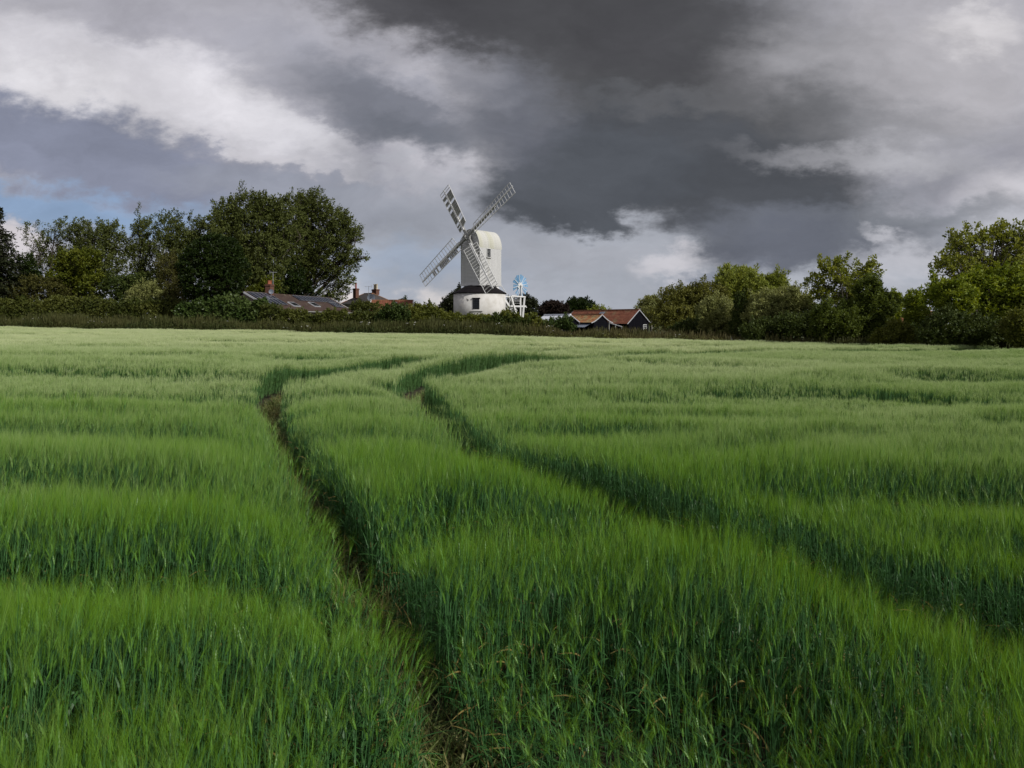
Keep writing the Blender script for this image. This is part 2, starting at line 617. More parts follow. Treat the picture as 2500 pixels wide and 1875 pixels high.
TRACK_A = catmull([(1.9, -1.2), (0.95, 0.9), (0.02, 2.6), (-.50, 3.61), (-1.20, 5.13), (-1.96, 6.73)] +
                  [on_field(690, 1180, 2.2), on_field(660, 1080, 2.2), on_field(660, 1015, 2.2), on_field(690, 968, 2.0), on_field(745, 938, 1.8), on_field(813, 918, 1.66),
                   on_field(882, 903, 1.6), on_field(975, 888, 1.55), on_field(1090, 876, 1.5)] + [(2, 37.5), (10, 42), (20, 47), (34, 53)], 40)
TRACK_B = catmull([(6.2, -.9), (4.9, 0.8), (3.75, 2.2), (2.88, 3.25), (2.22, 4.12), (1.76, 4.85), (1.08, 6.1), (.56, 7.15), (-.28, 8.8)] +
                  [on_field(1040, 1000, 1.6), on_field(1002, 962, 1.66), on_field(1028, 930, 1.66), on_field(1091, 904, 1.6), on_field(1184, 888, 1.55), on_field(1290, 877, 1.5)] +
                  [(9, 34.5), (18, 39.5), (34, 45.5)], 40)
print('A', [tuple(round(float(v), 1) for v in p) for p in TRACK_A[::40]])
print('B', [tuple(round(float(v), 1) for v in p) for p in TRACK_B[::40]])


def dist_poly(x, y, poly, step=2):
    p = poly[::step]
    out = np.full(len(x), 1e9)
    sgn = np.zeros(len(x))
    dx_, dy_ = np.zeros(len(x)), np.zeros(len(x))
    for s in range(0, len(x), 20000):
        sl = slice(s, s + 20000)
        dx = x[sl, None] - p[None, :, 0]
        dy = y[sl, None] - p[None, :, 1]
        d2 = dx * dx + dy * dy
        k = d2.argmin(1)
        r = np.arange(len(k))
        out[sl] = np.sqrt(d2[r, k])
        dx_[sl] = dx[r, k]
        dy_[sl] = dy[r, k]
    return out, dx_, dy_


CRESTS = [  # x, y, half length, rotation deg, height of the crest, depth of the hollow on its near side, reach of the hollow, reach behind
    (-1.85, 3.02, 1.0, 26, .12, .42, .55, .5), (-2.75, 4.62, 1.5, 2, .14, .46, .75, .6), (-4.4, 6.95, 2.0, -2, .13, .36, .9, 1.1),
    (-6.0, 9.9, 2.6, -3, .08, .36, 1.1, 1.4), (-7.4, 12.4, 3.4, 3, .08, .34, 1.1, 1.5), (-8.5, 16.2, 4.0, -2, .08, .34, 1.4, 2.0), (-12, 20.5, 5.0, 2, .10, .36, 1.6, 2.5),
    (.50, 3.72, 1.0, -6, .24, .62, 1.3, .45), (.05, 5.45, 1.05, -14, .10, .54, 1.2, .6), (-2.0, 9.9, 1.0, -4, .14, .28, .8, 1.0), (-3.1, 12.7, 1.2, 0, .14, .32, .8, 1.2), (-4.2, 16.0, 1.6, 8, .08, .34, 1.0, 1.2),
    (1.0, 11.0, 1.9, 14, .14, .52, .9, 1.2), (3.6, 6.75, 1.9, 3, .14, .52, .9, 1.1), (4.8, 10.3, 3.2, 12, .08, .36, 1.0, 1.3), (2.9, 5.0, 1.1, -12, .04, .28, .6, .6),
    (6.6, 8.6, 2.0, -4, .06, .32, .8, 1.0), (4.0, 14.2, 3.6, -3, .08, .34, 1.2, 1.6), (10.5, 13.2, 3.2, 5, .08, .36, 1.2, 1.5), (7, 18.4, 4.5, 4, .09, .36, 1.4, 2.0),
    (14, 22.0, 5, -3, .10, .38, 1.7, 2.5), (3, 26.5, 5, 2, .10, .36, 1.8, 2.5), (-10, 27.0, 7, 3, .10, .36, 2.0, 3.0),
]


def crop(x, y):
    """height of the crop, lean and tint at field points"""
    h = np.full(len(x), 0.93)
    far = np.clip((y - 7) / 6, 0, 1)
    wx = x + 1.4 * (vnoise(x / 5, y / 5, 21) - .5)
    wy = y + 1.6 * (vnoise(x / 6, y / 6, 22) - .5)
    a = vnoise(wx / 3.4, wy / 1.15, 1) - 0.5
    b = vnoise(wx / 7.5 + 3, wy / 2.6, 2) - 0.5
    c = vnoise(wx / 1.2, wy / 0.7, 3) - 0.5
    e = vnoise(wx / 14 + 3, wy / 5.5, 12) - 0.5
    nf = np.clip((y - 18) / 20, 0, 1)
    wave = (0.30 * a + 0.34 * b) * (0.35 + 0.65 * far) + nf * (0.42 * e) + 0.06 * c
    cw = np.zeros(len(x))
    bend = 0.9 * (vnoise(x / 2.2, y / 2.2, 41) - .5) + 0.30 * (vnoise(x / .7, y / .7, 42) - .5)
    patch = np.clip(1.7 * vnoise(x / 2.6 + 9, y / 2.0, 43) - .10, .50, 1.1)
    for (x0, y0, rx, rot, am, dep, fr, bk) in CRESTS:
        t = R(rot)
        u = ((x - x0) * math.cos(t) + (y - y0) * math.sin(t)) / rx
        v = -(x - x0) * math.sin(t) + (y - y0) * math.cos(t) + bend * min(1.0, fr) + .30 * rx * u * u
        along = np.exp(-(u * u) ** 2 * .7)
        w = np.clip(-v, 0, None)
        step = 1 / (1 + np.exp(-(w - .26 * min(1.2, fr)) / (.10 * fr)))
        cw = cw + along * np.where(v > 0, am * np.exp(-(v / bk) ** 2), am * np.exp(-(v / .2) ** 2) - .95 * dep * np.clip(patch, 1.0 if dep > .5 else 0.0, 1.1) * step * np.exp(-(w / (fr * 1.15)) ** 2))
    dA, ax, ay = dist_poly(x, y, TRACK_A)
    dB, bx, by = dist_poly(x, y, TRACK_B)
    near = np.minimum(dA, dB)
    ux = np.where(dA < dB, ax, bx) / np.maximum(near, 1e-3)
    uy = np.where(dA < dB, ay, by) / np.maximum(near, 1e-3)
    side = ux * x + uy * y          # > 0: on the far side of the wheel track
    cw = np.where((side > 0) & (cw < 0) & (dB < dA), cw * (1 - np.exp(-(near / .85) ** 2)), cw)     # the far wall of a track keeps its height
    wave = np.clip(wave, -.22, .2) * .8 + np.clip(cw, -.60, .24)
    h = h + wave
    edge = np.exp(-((near - .25) / 0.34) ** 2)
    edge_near = np.exp(-((near - .25) / (0.5 + np.clip((y - 14) / 12, 0, .9))) ** 2)
    h = h * (1 - np.where(side < 0, (0.30 + np.clip((y - 14) / 30, 0, .20)) * edge_near, (0.02 - np.clip((y - 14) / 60, 0, .12)) * edge))
    # plants beside a wheel track lean a little into it, the rest lean with the wind
    lx = 0.05 + 0.25 * wave - np.where(side < 0, .12, .03) * edge * ux
    ly = 0.03 + 0.12 * wave - np.where(side < 0, .12, .03) * edge * uy
    sheen_shade = np.interp(y, [0, 4, 10, 20, 40, 75], [.04, .10, .26, .54, .86, 1.0]) - np.clip((x - 8) / 60, 0, .35)  # painted into the colour: grazing sheen with distance, cloud shade to the right
    tint = np.clip(sheen_shade + 0.28 * (vnoise(x / 9, y / 6, 7) - .5) + 0.14 * (vnoise(x / 2, y / 1.5, 8) - .5), 0, 1)
    return np.maximum(h, .35), lx, ly, near, tint, wave, dB < dA


BM = {}
# barley: glaucous stems and leaves, yellow-green ears, pale awns; colour varies plant by plant and pales with distance as painted sheen
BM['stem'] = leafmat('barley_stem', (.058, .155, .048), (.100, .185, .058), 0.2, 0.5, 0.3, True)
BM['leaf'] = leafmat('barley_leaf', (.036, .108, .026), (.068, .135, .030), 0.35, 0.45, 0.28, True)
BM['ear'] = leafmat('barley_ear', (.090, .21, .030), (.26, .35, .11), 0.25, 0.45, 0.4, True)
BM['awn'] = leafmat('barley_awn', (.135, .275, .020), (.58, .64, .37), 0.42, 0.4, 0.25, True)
BM['dry'] = leafmat('barley_dry_leaf', (.22, .17, .05), (.30, .24, .08), 0.3, 0.6, 0.3, True)
BML = [BM['stem'], BM['leaf'], BM['ear'], BM['awn'], BM['dry']]


def strip(mb, pts, widths, side, mi):
    """flat blade along pts"""
    vs = []
    for p, w in zip(pts, widths):
        s = side * (w / 2)
        vs += [p - s, p + s]
    fs = [(2 * i, 2 * i + 1, 2 * i + 3, 2 * i + 2) for i in range(len(pts) - 1)]
    mb.add(vs, fs, mi)


def leaf_blade(mb, base, az, length, width, rise, droop, mi, n=5):
    d = Vector((math.cos(az), math.sin(az), 0))
    side = Vector((-math.sin(az), math.cos(az), 0))
    pts, ws = [], []
    for i in range(n + 1):
        t = i / n
        out = length * (t * math.cos(rise) * (0.55 + .45 * t))
        up = length * (math.sin(rise) * t - droop * t * t)
        pts.append(base + d * out + Vector((0, 0, up)))
        ws.append(width * (0.5 + 1.0 * t) * (1 - t) * 1.9 + 0.0006 if i < n else 0.0008)
    tw = Matrix.Rotation(random.uniform(-.7, .7), 3, d)
    strip(mb, pts, ws, tw @ side, mi)


def plant_near(seed):
    random.seed(seed)
    mb = MB()
    H = 0.77 + random.uniform(-.07, .05)     # stem to the base of the ear, plant is about 1 m with awns at scale 1
    bend = random.uniform(.0, .06)
    ba = random.uniform(0, 6.28)
    bd = Vector((math.cos(ba), math.sin(ba), 0))
    pt = lambda t: bd * (bend * t ** 2.2) + Vector((0, 0, H * t))
    # stem: three-sided tube
    ring = []
    n = 4
    for i in range(n + 1):
        c = pt(i / n)
        r = 0.0022 * (1.15 - 0.5 * i / n)
        ring.append([c + Vector((r * math.cos(a), r * math.sin(a), 0)) for a in (0, 2.09, 4.19)])
    vs = [v for r in ring for v in r]
    fs = [(3 * i + k, 3 * i + (k + 1) % 3, 3 * i + 3 + (k + 1) % 3, 3 * i + 3 + k) for i in range(n) for k in range(3)]
    mb.add(vs, fs, 0)
    for t in ((.18, .36, .54, .70) if seed % 3 else (.3, .5, .66)):
        dry = 4 if (random.random() < .08 or (t < .3 and random.random() < .35)) else 1
        leaf_blade(mb, pt(t + random.uniform(-.05, .05)), random.uniform(0, 6.28), random.uniform(.15, .28) * (1.0 if t < .6 else .6), random.uniform(.007, .013) * (1.0 if t < .6 else .75),
                   random.uniform(.55, 1.3), random.uniform(.05, .6), dry)
    # ear: flattened spindle with stepped grains
    d = (pt(1) - pt(.85)).normalized()
    d = (d + bd * random.uniform(0, .25)).normalized()
    s1 = d.cross(Vector((0.3, 1, 0))).normalized()
    s2 = d.cross(s1)
    LE = random.uniform(.065, .085)
    m = 9
    vs = []
    for i in range(m):
        t = i / (m - 1)
        r = 0.0044 * math.sin(math.pi * (0.12 + 0.80 * t)) * (1.18 if i % 2 else .86)
        c = pt(1) + d * (LE * t)
        vs += [c + s1 * r, c + s2 * r * .6, c - s1 * r, c - s2 * r * .6]
    fs = [(4 * i + k, 4 * i + (k + 1) % 4, 4 * i + 4 + (k + 1) % 4, 4 * i + 4 + k) for i in range(m - 1) for k in range(4)]
    mb.add(vs, fs, 2)
    # awns
    for i in range(18):
        t = (i + .5) / 18
        a = (0 if i % 2 else math.pi) + random.uniform(-.9, .9)
        o = s1 * math.cos(a) + s2 * math.sin(a)
        b = pt(1) + d * (LE * t) + o * .004
        l = random.uniform(.12, .18)
        dirn = (d + o * random.uniform(.03, .22)).normalized()
        mid = b + dirn * l * .55
        tip = b + dirn * l + bd * random.uniform(-.01, .03) + o * .01
        sd_ = dirn.cross(Vector((random.uniform(-1, 1), random.uniform(-1, 1), .1))).normalized()
        w = .00047
        mb.add([b - sd_ * w / 2, b + sd_ * w / 2, mid + sd_ * w * .4, mid - sd_ * w * .4, tip], [(0, 1, 2, 3), (3, 2, 4)], 3)
    return mb


def clump(seed, n, rad, k_awn, aw, leaf_n, lw, hvar=.07):
    """a handful of plants, simplified for distance"""
    random.seed(seed)
    mb = MB()
    for _ in range(n):
        r = rad * math.sqrt(random.random())
        a = random.uniform(0, 6.28)
        b = Vector((r * math.cos(a), r * math.sin(a), 0))
        H = .80 + random.uniform(-hvar, hvar)
        lean = Vector((random.gauss(0, .04), random.gauss(0, .04), 0))
        top = b + lean + Vector((0, 0, H))
        az = random.uniform(0, 3.14)
        side = Vector((math.cos(az), math.sin(az), 0))
        strip(mb, [b + Vector((0, 0, .15)), b + lean * .6 + Vector((0, 0, H * .6)), top], [.004 + lw * .2, .004 + lw * .2, .004 + lw * .15], side, 0)
        ear = top + Vector((random.gauss(0, .012), random.gauss(0, .012), .07))
        strip(mb, [top, (top + ear) / 2, ear], [.006 + aw, .010 + aw * 1.5, .004 + aw], side, 2)
        for i in range(k_awn):
            a2 = random.uniform(0, 6.28)
            o = Vector((math.cos(a2), math.sin(a2), 0))
            bb = top.lerp(ear, random.random())
            tip = bb + o * random.uniform(.01, .045) + Vector((0, 0, random.uniform(.09, .15)))
            s = Vector((-o.y, o.x, 0)) * aw
            mb.add([bb - s, bb + s, tip], [(0, 1, 2)], 3)
        for i in range(leaf_n):
            leaf_blade(mb, b + Vector((0, 0, H * random.uniform(.25, .85))), random.uniform(0, 6.28), random.uniform(.13, .25), lw,
                       random.uniform(.6, 1.25), random.uniform(.1, .6), 4 if random.random() < .03 else 1, 3)
    return mb


def euler_from(lx, ly, spin):
    """lean (small angles towards +x, +y) after a spin about z, as XYZ eulers"""
    n = len(lx)
    cx, sx = np.cos(-ly), np.sin(-ly)
    cy, sy = np.cos(lx), np.sin(lx)
    cz, sz = np.cos(spin), np.sin(spin)
    # M = Ry @ Rx @ Rz
    Rx = np.zeros((n, 3, 3)); Rx[:, 0, 0] = 1; Rx[:, 1, 1] = cx; Rx[:, 1, 2] = -sx; Rx[:, 2, 1] = sx; Rx[:, 2, 2] = cx
    Ry = np.zeros((n, 3, 3)); Ry[:, 1, 1] = 1; Ry[:, 0, 0] = cy; Ry[:, 0, 2] = sy; Ry[:, 2, 0] = -sy; Ry[:, 2, 2] = cy
    Rz = np.zeros((n, 3, 3)); Rz[:, 2, 2] = 1; Rz[:, 0, 0] = cz; Rz[:, 0, 1] = -sz; Rz[:, 1, 0] = sz; Rz[:, 1, 1] = cz
    A = Ry @ Rx @ Rz
    ey = np.arcsin(np.clip(-A[:, 2, 0], -1, 1))
    ex = np.arctan2(A[:, 2, 1], A[:, 2, 2])
    ez = np.arctan2(A[:, 1, 0], A[:, 0, 0])
    return np.stack([ex, ey, ez], 1)


def scatter(name, label, pos, rot, scl, idx, tint, protos):
    """one object whose geometry nodes put a small plant on each point"""
    cl = bpy.data.collections.new(name + '_plants')      # not linked to the scene
    for k, me in enumerate(protos):
        cl.objects.link(bpy.data.objects.new('%s_plant_%02d' % (name, k), me))
    me = bpy.data.meshes.new(name)
    n = len(pos)
    me.vertices.add(n)
    me.vertices.foreach_set('co', pos.astype(np.float32).ravel())
    for nm, ty, data, key in (('rot', 'FLOAT_VECTOR', rot, 'vector'), ('scl', 'FLOAT_VECTOR', scl, 'vector'), ('tint', 'FLOAT', tint, 'value')):
        a = me.attributes.new(nm, ty, 'POINT')
        a.data.foreach_set(key, data.astype(np.float32).ravel())
    a = me.attributes.new('idx', 'INT', 'POINT')
    a.data.foreach_set('value', idx.astype(np.int32))
    o = link(name, me)
    ng = bpy.data.node_groups.new(name + '_nodes', 'GeometryNodeTree')
    ng.interface.new_socket('Geometry', in_out='INPUT', socket_type='NodeSocketGeometry')
    ng.interface.new_socket('Geometry', in_out='OUTPUT', socket_type='NodeSocketGeometry')
    N, L = ng.nodes, ng.links
    gi, go = N.new('NodeGroupInput'), N.new('NodeGroupOutput')
    ci = N.new('GeometryNodeCollectionInfo')
    ci.inputs['Collection'].default_value = cl
    ci.inputs['Separate Children'].default_value = True
    ci.inputs['Reset Children'].default_value = True
    ip = N.new('GeometryNodeInstanceOnPoints')
    ip.inputs['Pick Instance'].default_value = True

    def na(nm, ty):
        q = N.new('GeometryNodeInputNamedAttribute')
        q.data_type = ty
        q.inputs['Name'].default_value = nm
        return q.outputs['Attribute']
    L.new(gi.outputs[0], ip.inputs['Points'])
    L.new(ci.outputs[0], ip.inputs['Instance'])
    L.new(na('idx', 'INT'), ip.inputs['Instance Index'])
    e2r = N.new('FunctionNodeEulerToRotation')
    L.new(na('rot', 'FLOAT_VECTOR'), e2r.inputs[0])
    L.new(e2r.outputs[0], ip.inputs['Rotation'])
    L.new(na('scl', 'FLOAT_VECTOR'), ip.inputs['Scale'])
    L.new(ip.outputs[0], go.inputs[0])
    md = o.modifiers.new('plants', 'NODES')
    md.node_group = ng
    tag(o, label, kind='stuff')
    return o


def band_points(y0, y1, dens, margin=1.6):
    """jittered points in the wedge the camera (and one a step aside) sees"""
    s = 1 / math.sqrt(dens)
    w = 0.80 * y1 + margin
    X, Y = np.meshgrid(np.arange(-w, w, s), np.arange(y0, y1, s))
    x = X.ravel() + rng.uniform(-.6, .6, X.size) * s
    y = Y.ravel() + rng.uniform(-.6, .6, X.size) * s
    k = (np.abs(x) < 0.80 * y + margin) & (y < edge_y(x)) & (y >= y0 - .3)
    return x[k], y[k]


def build_barley():
    protos, groups = [], []
    NV = 14
    for i in range(NV):
        protos.append(plant_near(100 + i).mesh('barley_plant', BML))
    n_mid = 6
    for i in range(n_mid):
        protos.append(clump(300 + i, 12, .10, 9, .0011, 2, .009).mesh('barley_clump', BML))
    n_far = 6
    for i in range(n_far):
        protos.append(clump(500 + i, 40, .32, 10, .0040, 0, .014).mesh('barley_patch', BML))
    P_, R_, S_, I_, T_ = [], [], [], [], []
    for lod, (y0, y1, dens, _) in enumerate(((0.7, 13.0, 640, .26), (9.5, 38, 48, .36), (32, 116, 5.6, .55))):
        x, y = band_points(y0, y1, dens)
        h, lx, ly, near, tint, wave, onB = crop(x, y)
        near = near + np.where(~onB, np.interp(y, [0, 4, 7, 9], [.09, .08, .04, 0]), 0) - np.where(onB, np.interp(y, [8, 12], [.10, 0]), 0)
        half = np.interp(y, [0, 8, 11, 16, 20, 40], [.26, .26, .26, .29, .40, .46]) + (0, .05, .12)[lod]
        keep0 = rng.random(len(x)) < np.clip(1 + 1.2 * wave, .6, 1)
        keep = near > half + 0.10 * (vnoise(x * 3, y * 3, 9) - .5)
        keep &= keep0
        # the detail of the plants fades over between the zones
        z0, z1 = np.clip((y - 9.5) / 3.5, 0, 1), np.clip((y - 32) / 6, 0, 1)
        keep &= rng.random(len(x)) < ((1 - z0), z0 * (1 - z1), z1)[lod]
        keep &= rng.random(len(x)) < 0.70 + 0.6 * (vnoise(x * 2.2, y * 2.2, 10) - 0.2)
        x, y, h, lx, ly, tint = (q[keep] for q in (x, y, h, lx, ly, tint))
        n = len(x)
        sg = (.045, .035, .03)[lod]
        lx = lx + rng.normal(0, sg, n)
        ly = ly + rng.normal(0, sg, n)
        h = h * (1 + rng.normal(0, (.055, .035, .02)[lod], n))
        P_.append(np.stack([x, y, G(x, y) + .02], 1))
        R_.append(euler_from(lx, ly, rng.uniform(0, 6.283, n)))
        S_.append(np.stack([np.ones(n), np.ones(n), h / 1.0], 1) * (1, 1, 1))
        base, cnt = ((0, NV), (NV, n_mid), (NV + n_mid, n_far))[lod]
        I_.append(base + rng.integers(0, cnt, n))
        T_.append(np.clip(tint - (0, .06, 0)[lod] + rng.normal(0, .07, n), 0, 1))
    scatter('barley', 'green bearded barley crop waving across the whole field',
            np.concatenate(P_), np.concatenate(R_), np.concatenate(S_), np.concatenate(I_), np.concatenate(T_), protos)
    print('barley plants', sum(len(p) for p in P_))


build_barley()


def build_track_litter():
    """low dry and green blades lying in the wheel tracks"""
    g1 = leafmat('track_grass', (.070, .115, .028), (.24, .20, .075), 0.25, 0.6, 0.3, True)
    protos = []
    for s in range(8):
        random.seed(900 + s)
        mb = MB()
        for k in range(9):
            leaf_blade(mb, Vector((random.gauss(0, .03), random.gauss(0, .03), 0)), random.uniform(0, 6.28), random.uniform(.12, .34), random.uniform(.005, .011),
                       random.uniform(.3, 1.2), random.uniform(.1, .5), 0, 4)
        protos.append(mb.mesh('track_grass', [g1]))
    pts = []
    for tr, dens in ((TRACK_A, 260), (TRACK_B, 110)):
        seg = np.linalg.norm(np.diff(tr, axis=0), axis=1)
        for k in range(len(seg)):
            if not (0.5 < tr[k][1] < 24):
                continue
            n = rng.poisson(seg[k] * 0.5 * dens * (0.8 if tr[k][1] > 7 else 1))
            t = (tr[k + 1] - tr[k]) / seg[k]
            nrm = np.array([-t[1], t[0]])
            for _ in range(n):
                pts.append(tr[k] + (tr[k + 1] - tr[k]) * rng.random() + nrm * rng.normal(0, .17))
    pts = np.array(pts)
    n = len(pts)
    tall = np.where(rng.random(n) < .16, 1.7, 0.9) * rng.uniform(.6, 1.2, n)
    scatter('track_grass', 'low green and straw coloured blades in the wheel tracks',
            np.column_stack([pts, G(pts[:, 0], pts[:, 1]) + .03]), euler_from(rng.normal(0, .3, n), rng.normal(0, .3, n), rng.uniform(0, 6.28, n)),
            np.stack([rng.uniform(.8, 1.3, n)] * 2 + [tall], 1), rng.integers(0, 8, n), rng.beta(.8, 1.6, n), protos)


build_track_litter()

# ------------------------------------------------------------------ foliage
FOL = {}


def fol(key, c1, c2, trans=.25, rough=.5):
    FOL[key] = leafmat(key + '_leaves', c1, c2, trans, rough, .12)


fol('poplar', (.056, .070, .017), (.096, .112, .028))
fol('conifer', (.018, .023, .010), (.034, .040, .016), .1)
fol('maple', (.055, .074, .009), (.120, .132, .014))
fol('dark', (.011, .022, .004), (.026, .041, .007), .2)
fol('olive', (.056, .058, .014), (.100, .096, .026))
fol('sage', (.155, .175, .055), (.27, .28, .10), .28)
fol('bright', (.110, .155, .015), (.235, .275, .034), .3)
fol('willow', (.145, .180, .029), (.27, .30, .058), .3)
fol('ash', (.125, .152, .022), (.250, .270, .050), .35)
fol('copper', (.018, .012, .010), (.032, .021, .015), .1)
fol('ivy', (.032, .050, .011), (.072, .092, .020), .2)
fol('hornbeam', (.055, .078, .014), (.105, .135, .024), .35)
fol('thorn', (.090, .096, .018), (.165, .165, .036), .25)
fol('hedge', (.040, .053, .011), (.092, .100, .020), .2)
fol('laurel', (.032, .056, .012), (.072, .100, .027), .15, .4)
fol('bramble', (.070, .085, .014), (.140, .150, .028), .35)


def tubes(paths, nside=5):
    """paths: list of (points (k,3), radii (k)) -> arrays"""
    V, Fq, off = [], [], 0
    ang = np.linspace(0, 2 * np.pi, nside, endpoint=False)
    for pts, rad in paths:
        pts = np.asarray(pts, float)
        t = np.gradient(pts, axis=0)
        t /= np.linalg.norm(t, axis=1)[:, None] + 1e-9
        ref = np.array([1.0, 0.3, 0.1])
        s = np.cross(t, ref)
        s /= np.linalg.norm(s, axis=1)[:, None] + 1e-9
        u = np.cross(t, s)
        ring = pts[:, None, :] + np.asarray(rad)[:, None, None] * (s[:, None, :] * np.cos(ang)[None, :, None] + u[:, None, :] * np.sin(ang)[None, :, None])
        k = len(pts)
        V.append(ring.reshape(-1, 3))
        i = np.arange(k * nside).reshape(k, nside) + off
        j = np.roll(i, -1, axis=1)
        Fq.append(np.stack([i[:-1].ravel(), j[:-1].ravel(), j[1:].ravel(), i[1:].ravel()], 1))
        off += k * nside
    return np.concatenate(V), np.concatenate(Fq)


def curve_pts(a, b, sag, r, n=6):
    a, b = np.asarray(a, float), np.asarray(b, float)
    t = np.linspace(0, 1, n)[:, None]
    L = np.linalg.norm(b - a)
    mid = r.normal(0, .06, 3) * L
    mid[2] += sag * L
    return a + (b - a) * t + mid * (4 * t * (1 - t)) * .5


def leaves(C, A, r, n_leaf, size, spread, length, flat=.45, aspect=1.7, out=None):
    """leaf quads: for each cluster centre C with axis A, n_leaf leaves along the axis"""
    m = len(C)
    k = m * n_leaf
    ci = np.repeat(np.arange(m), n_leaf)
    t = r.random(k)
    pos = C[ci] + A[ci] * (t * length)[:, None] + r.normal(0, 1, (k, 3)) * (spread * (1.05 - .6 * t))[:, None]
    d = A[ci] * .8 + r.normal(0, .6, (k, 3))
    d /= np.linalg.norm(d, axis=1)[:, None]
    nrm = r.normal(0, 1, (k, 3)) * flat + (out[ci] if out is not None else np.array([0, 0, 1.0]))
    s = np.cross(d, nrm)
    s /= np.linalg.norm(s, axis=1)[:, None] + 1e-9
    sz = size * r.uniform(.6, 1.35, k)[:, None]
    V = np.stack([pos, pos + d * sz * .5 * aspect * .9 + s * sz * .5, pos + d * sz * aspect, pos + d * sz * .5 * aspect * .9 - s * sz * .5], 1).reshape(-1, 3)
    Fq = np.arange(k * 4).reshape(k, 4)
    return V, Fq, ci


def lump(dirs, seed, amp, fr=2.4):
    r = np.random.default_rng(seed)
    v = np.zeros(len(dirs))
    for i in range(7):
        w = r.normal(0, 1, 3) * fr * (1 + .35 * i)
        v += np.sin(dirs @ w + r.uniform(0, 6.28)) / (1 + .4 * i)
    return 1 + amp * v / 2.2


def tree(name, label, mat, d, lobes, n_cl=500, n_leaf=16, size=.24, spread=.22, length=.5, up=.5, wind=(.25, 0), lump_amp=.22, shell=.55, bark='bark',
         trunk_r=.18, trunk_px=None, seed=1, group=None, cat='tree', limbs=3, sub=14, depth=.8, crown_name='crown', flat=.5, aspect=1.7, twig=True, tuft=.10):
    """lobes: (px, py, rx, ry[, depth offset]) in photograph pixels at distance d"""
    r = np.random.default_rng(seed)
    k = d / F
    lb = []
    for q in lobes:
        p = P(q[0], q[1], d)
        dy = q[4] if len(q) > 4 else r.uniform(-.35, .35) * q[2] * k
        s = (d + dy) / d
        lb.append((np.array([p.x * s, d + dy, CAMZ + (p.z - CAMZ) * s]), np.array([max(q[2] * k - .5 * length, .5 * q[2] * k), min(q[2], q[3]) * k * depth + .15, max(q[3] * k - .5 * length, .5 * q[3] * k)])))
    tot = sum(l[1][0] * l[1][2] for l in lb)
    lowest = min(lb, key=lambda l: l[0][2])
    bx = (trunk_px - 1250) / F * d if trunk_px is not None else sum(l[0][0] for l in lb) / len(lb)
    by = d
    gz = float(G(bx, by))
    root = empty(name, (bx, by, gz), 0, label, cat, group)
    org = np.array([bx, by, gz])
    C, A, O = [], [], []
    paths = []
    topc = max(lb, key=lambda l: l[0][2])
    ztop = topc[0][2] + .2 * topc[1][2]
    tp = np.array([bx + (topc[0][0] - bx) * .7, by, ztop])
    trunk = curve_pts((bx, by, gz - .15), tp, 0, r, 8)
    paths.append((trunk, np.linspace(trunk_r * 1.15, trunk_r * .22, 8)))
    for li, (c, ra) in enumerate(lb):
        n = max(6, int(n_cl * ra[0] * ra[2] / tot))
        dr = r.normal(0, 1, (n, 3))
        dr /= np.linalg.norm(dr, axis=1)[:, None]
        rad = shell + (1 - shell) * r.random(n) ** .6
        rad[r.random(n) < .22] *= r.uniform(.3, .8)
        rad *= lump(dr, seed * 31 + li, lump_amp)
        pts = c + dr * ra * rad[:, None]
        pts[:, 2] = np.maximum(pts[:, 2], gz + .25)
        o = dr / ra
        o /= np.linalg.norm(o, axis=1)[:, None]
        ax = o * .7 + np.array([wind[0], wind[1], up])
        ax /= np.linalg.norm(ax, axis=1)[:, None]
        C.append(pts); A.append(ax); O.append(o * .9 + np.array([0, 0, .55]))
        # limbs
        for q in range(limbs):
            tgt = c + r.normal(0, .35, 3) * ra
            dz = max(tgt[2] - gz, .4)
            zz = np.clip(gz + dz * r.uniform(.25, .7), gz + .2, ztop)
            f = np.clip((zz - gz) / max(ztop - gz, .1), 0, .95) * 7
            i0 = int(f)
            st = trunk[i0] + (trunk[min(i0 + 1, 7)] - trunk[i0]) * (f - i0)
            rr = trunk_r * .45 * (1 - .5 * f / 7)
            lp = curve_pts(st, tgt, .15, r)
            paths.append((lp, np.linspace(rr, rr * .25, 6)))
            if twig:
                for w in range(sub):
                    e = pts[r.integers(0, n)]
                    j = r.integers(2, 6)
                    paths.append((curve_pts(lp[j], e, .12, r, 4), np.linspace(rr * .3, rr * .06, 4)))
    C, A, O = np.concatenate(C), np.concatenate(A), np.concatenate(O)
    if tuft:
        # feathery shoots standing out of the crown
        q = np.where((r.random(len(C)) < tuft) & (O[:, 2] > .3))[0]
        for st in (1, 2, 3):
            ax = A[q] + np.array([wind[0] * .6, 0, .5])
            ax /= np.linalg.norm(ax, axis=1)[:, None]
            sel = r.random(len(q)) < (1.15 - .25 * st)
            q, ax = q[sel], ax[sel]
            C = np.concatenate([C, C[q] + ax * (length * .75 * st) + r.normal(0, .05, (len(q), 3))])
            A = np.concatenate([A, ax])
            O = np.concatenate([O, O[q]])
    V, Fq, ci = leaves(C, A, r, int(n_leaf * 1.75), size * .72, spread, length, flat, aspect, O)
    tc = np.clip(r.normal(.45, .22, len(C)), 0, 1)
    tint = np.clip(tc[ci] + r.normal(0, .18, len(ci)), 0, 1)
    cr = link(crown_name, np_mesh(crown_name, V - org, Fq, FOL[mat], tint), root)
    TV, TF = tubes(paths)
    link('trunk', np_mesh('trunk', TV - org, TF, M[bark], smooth=True), root)
    return root


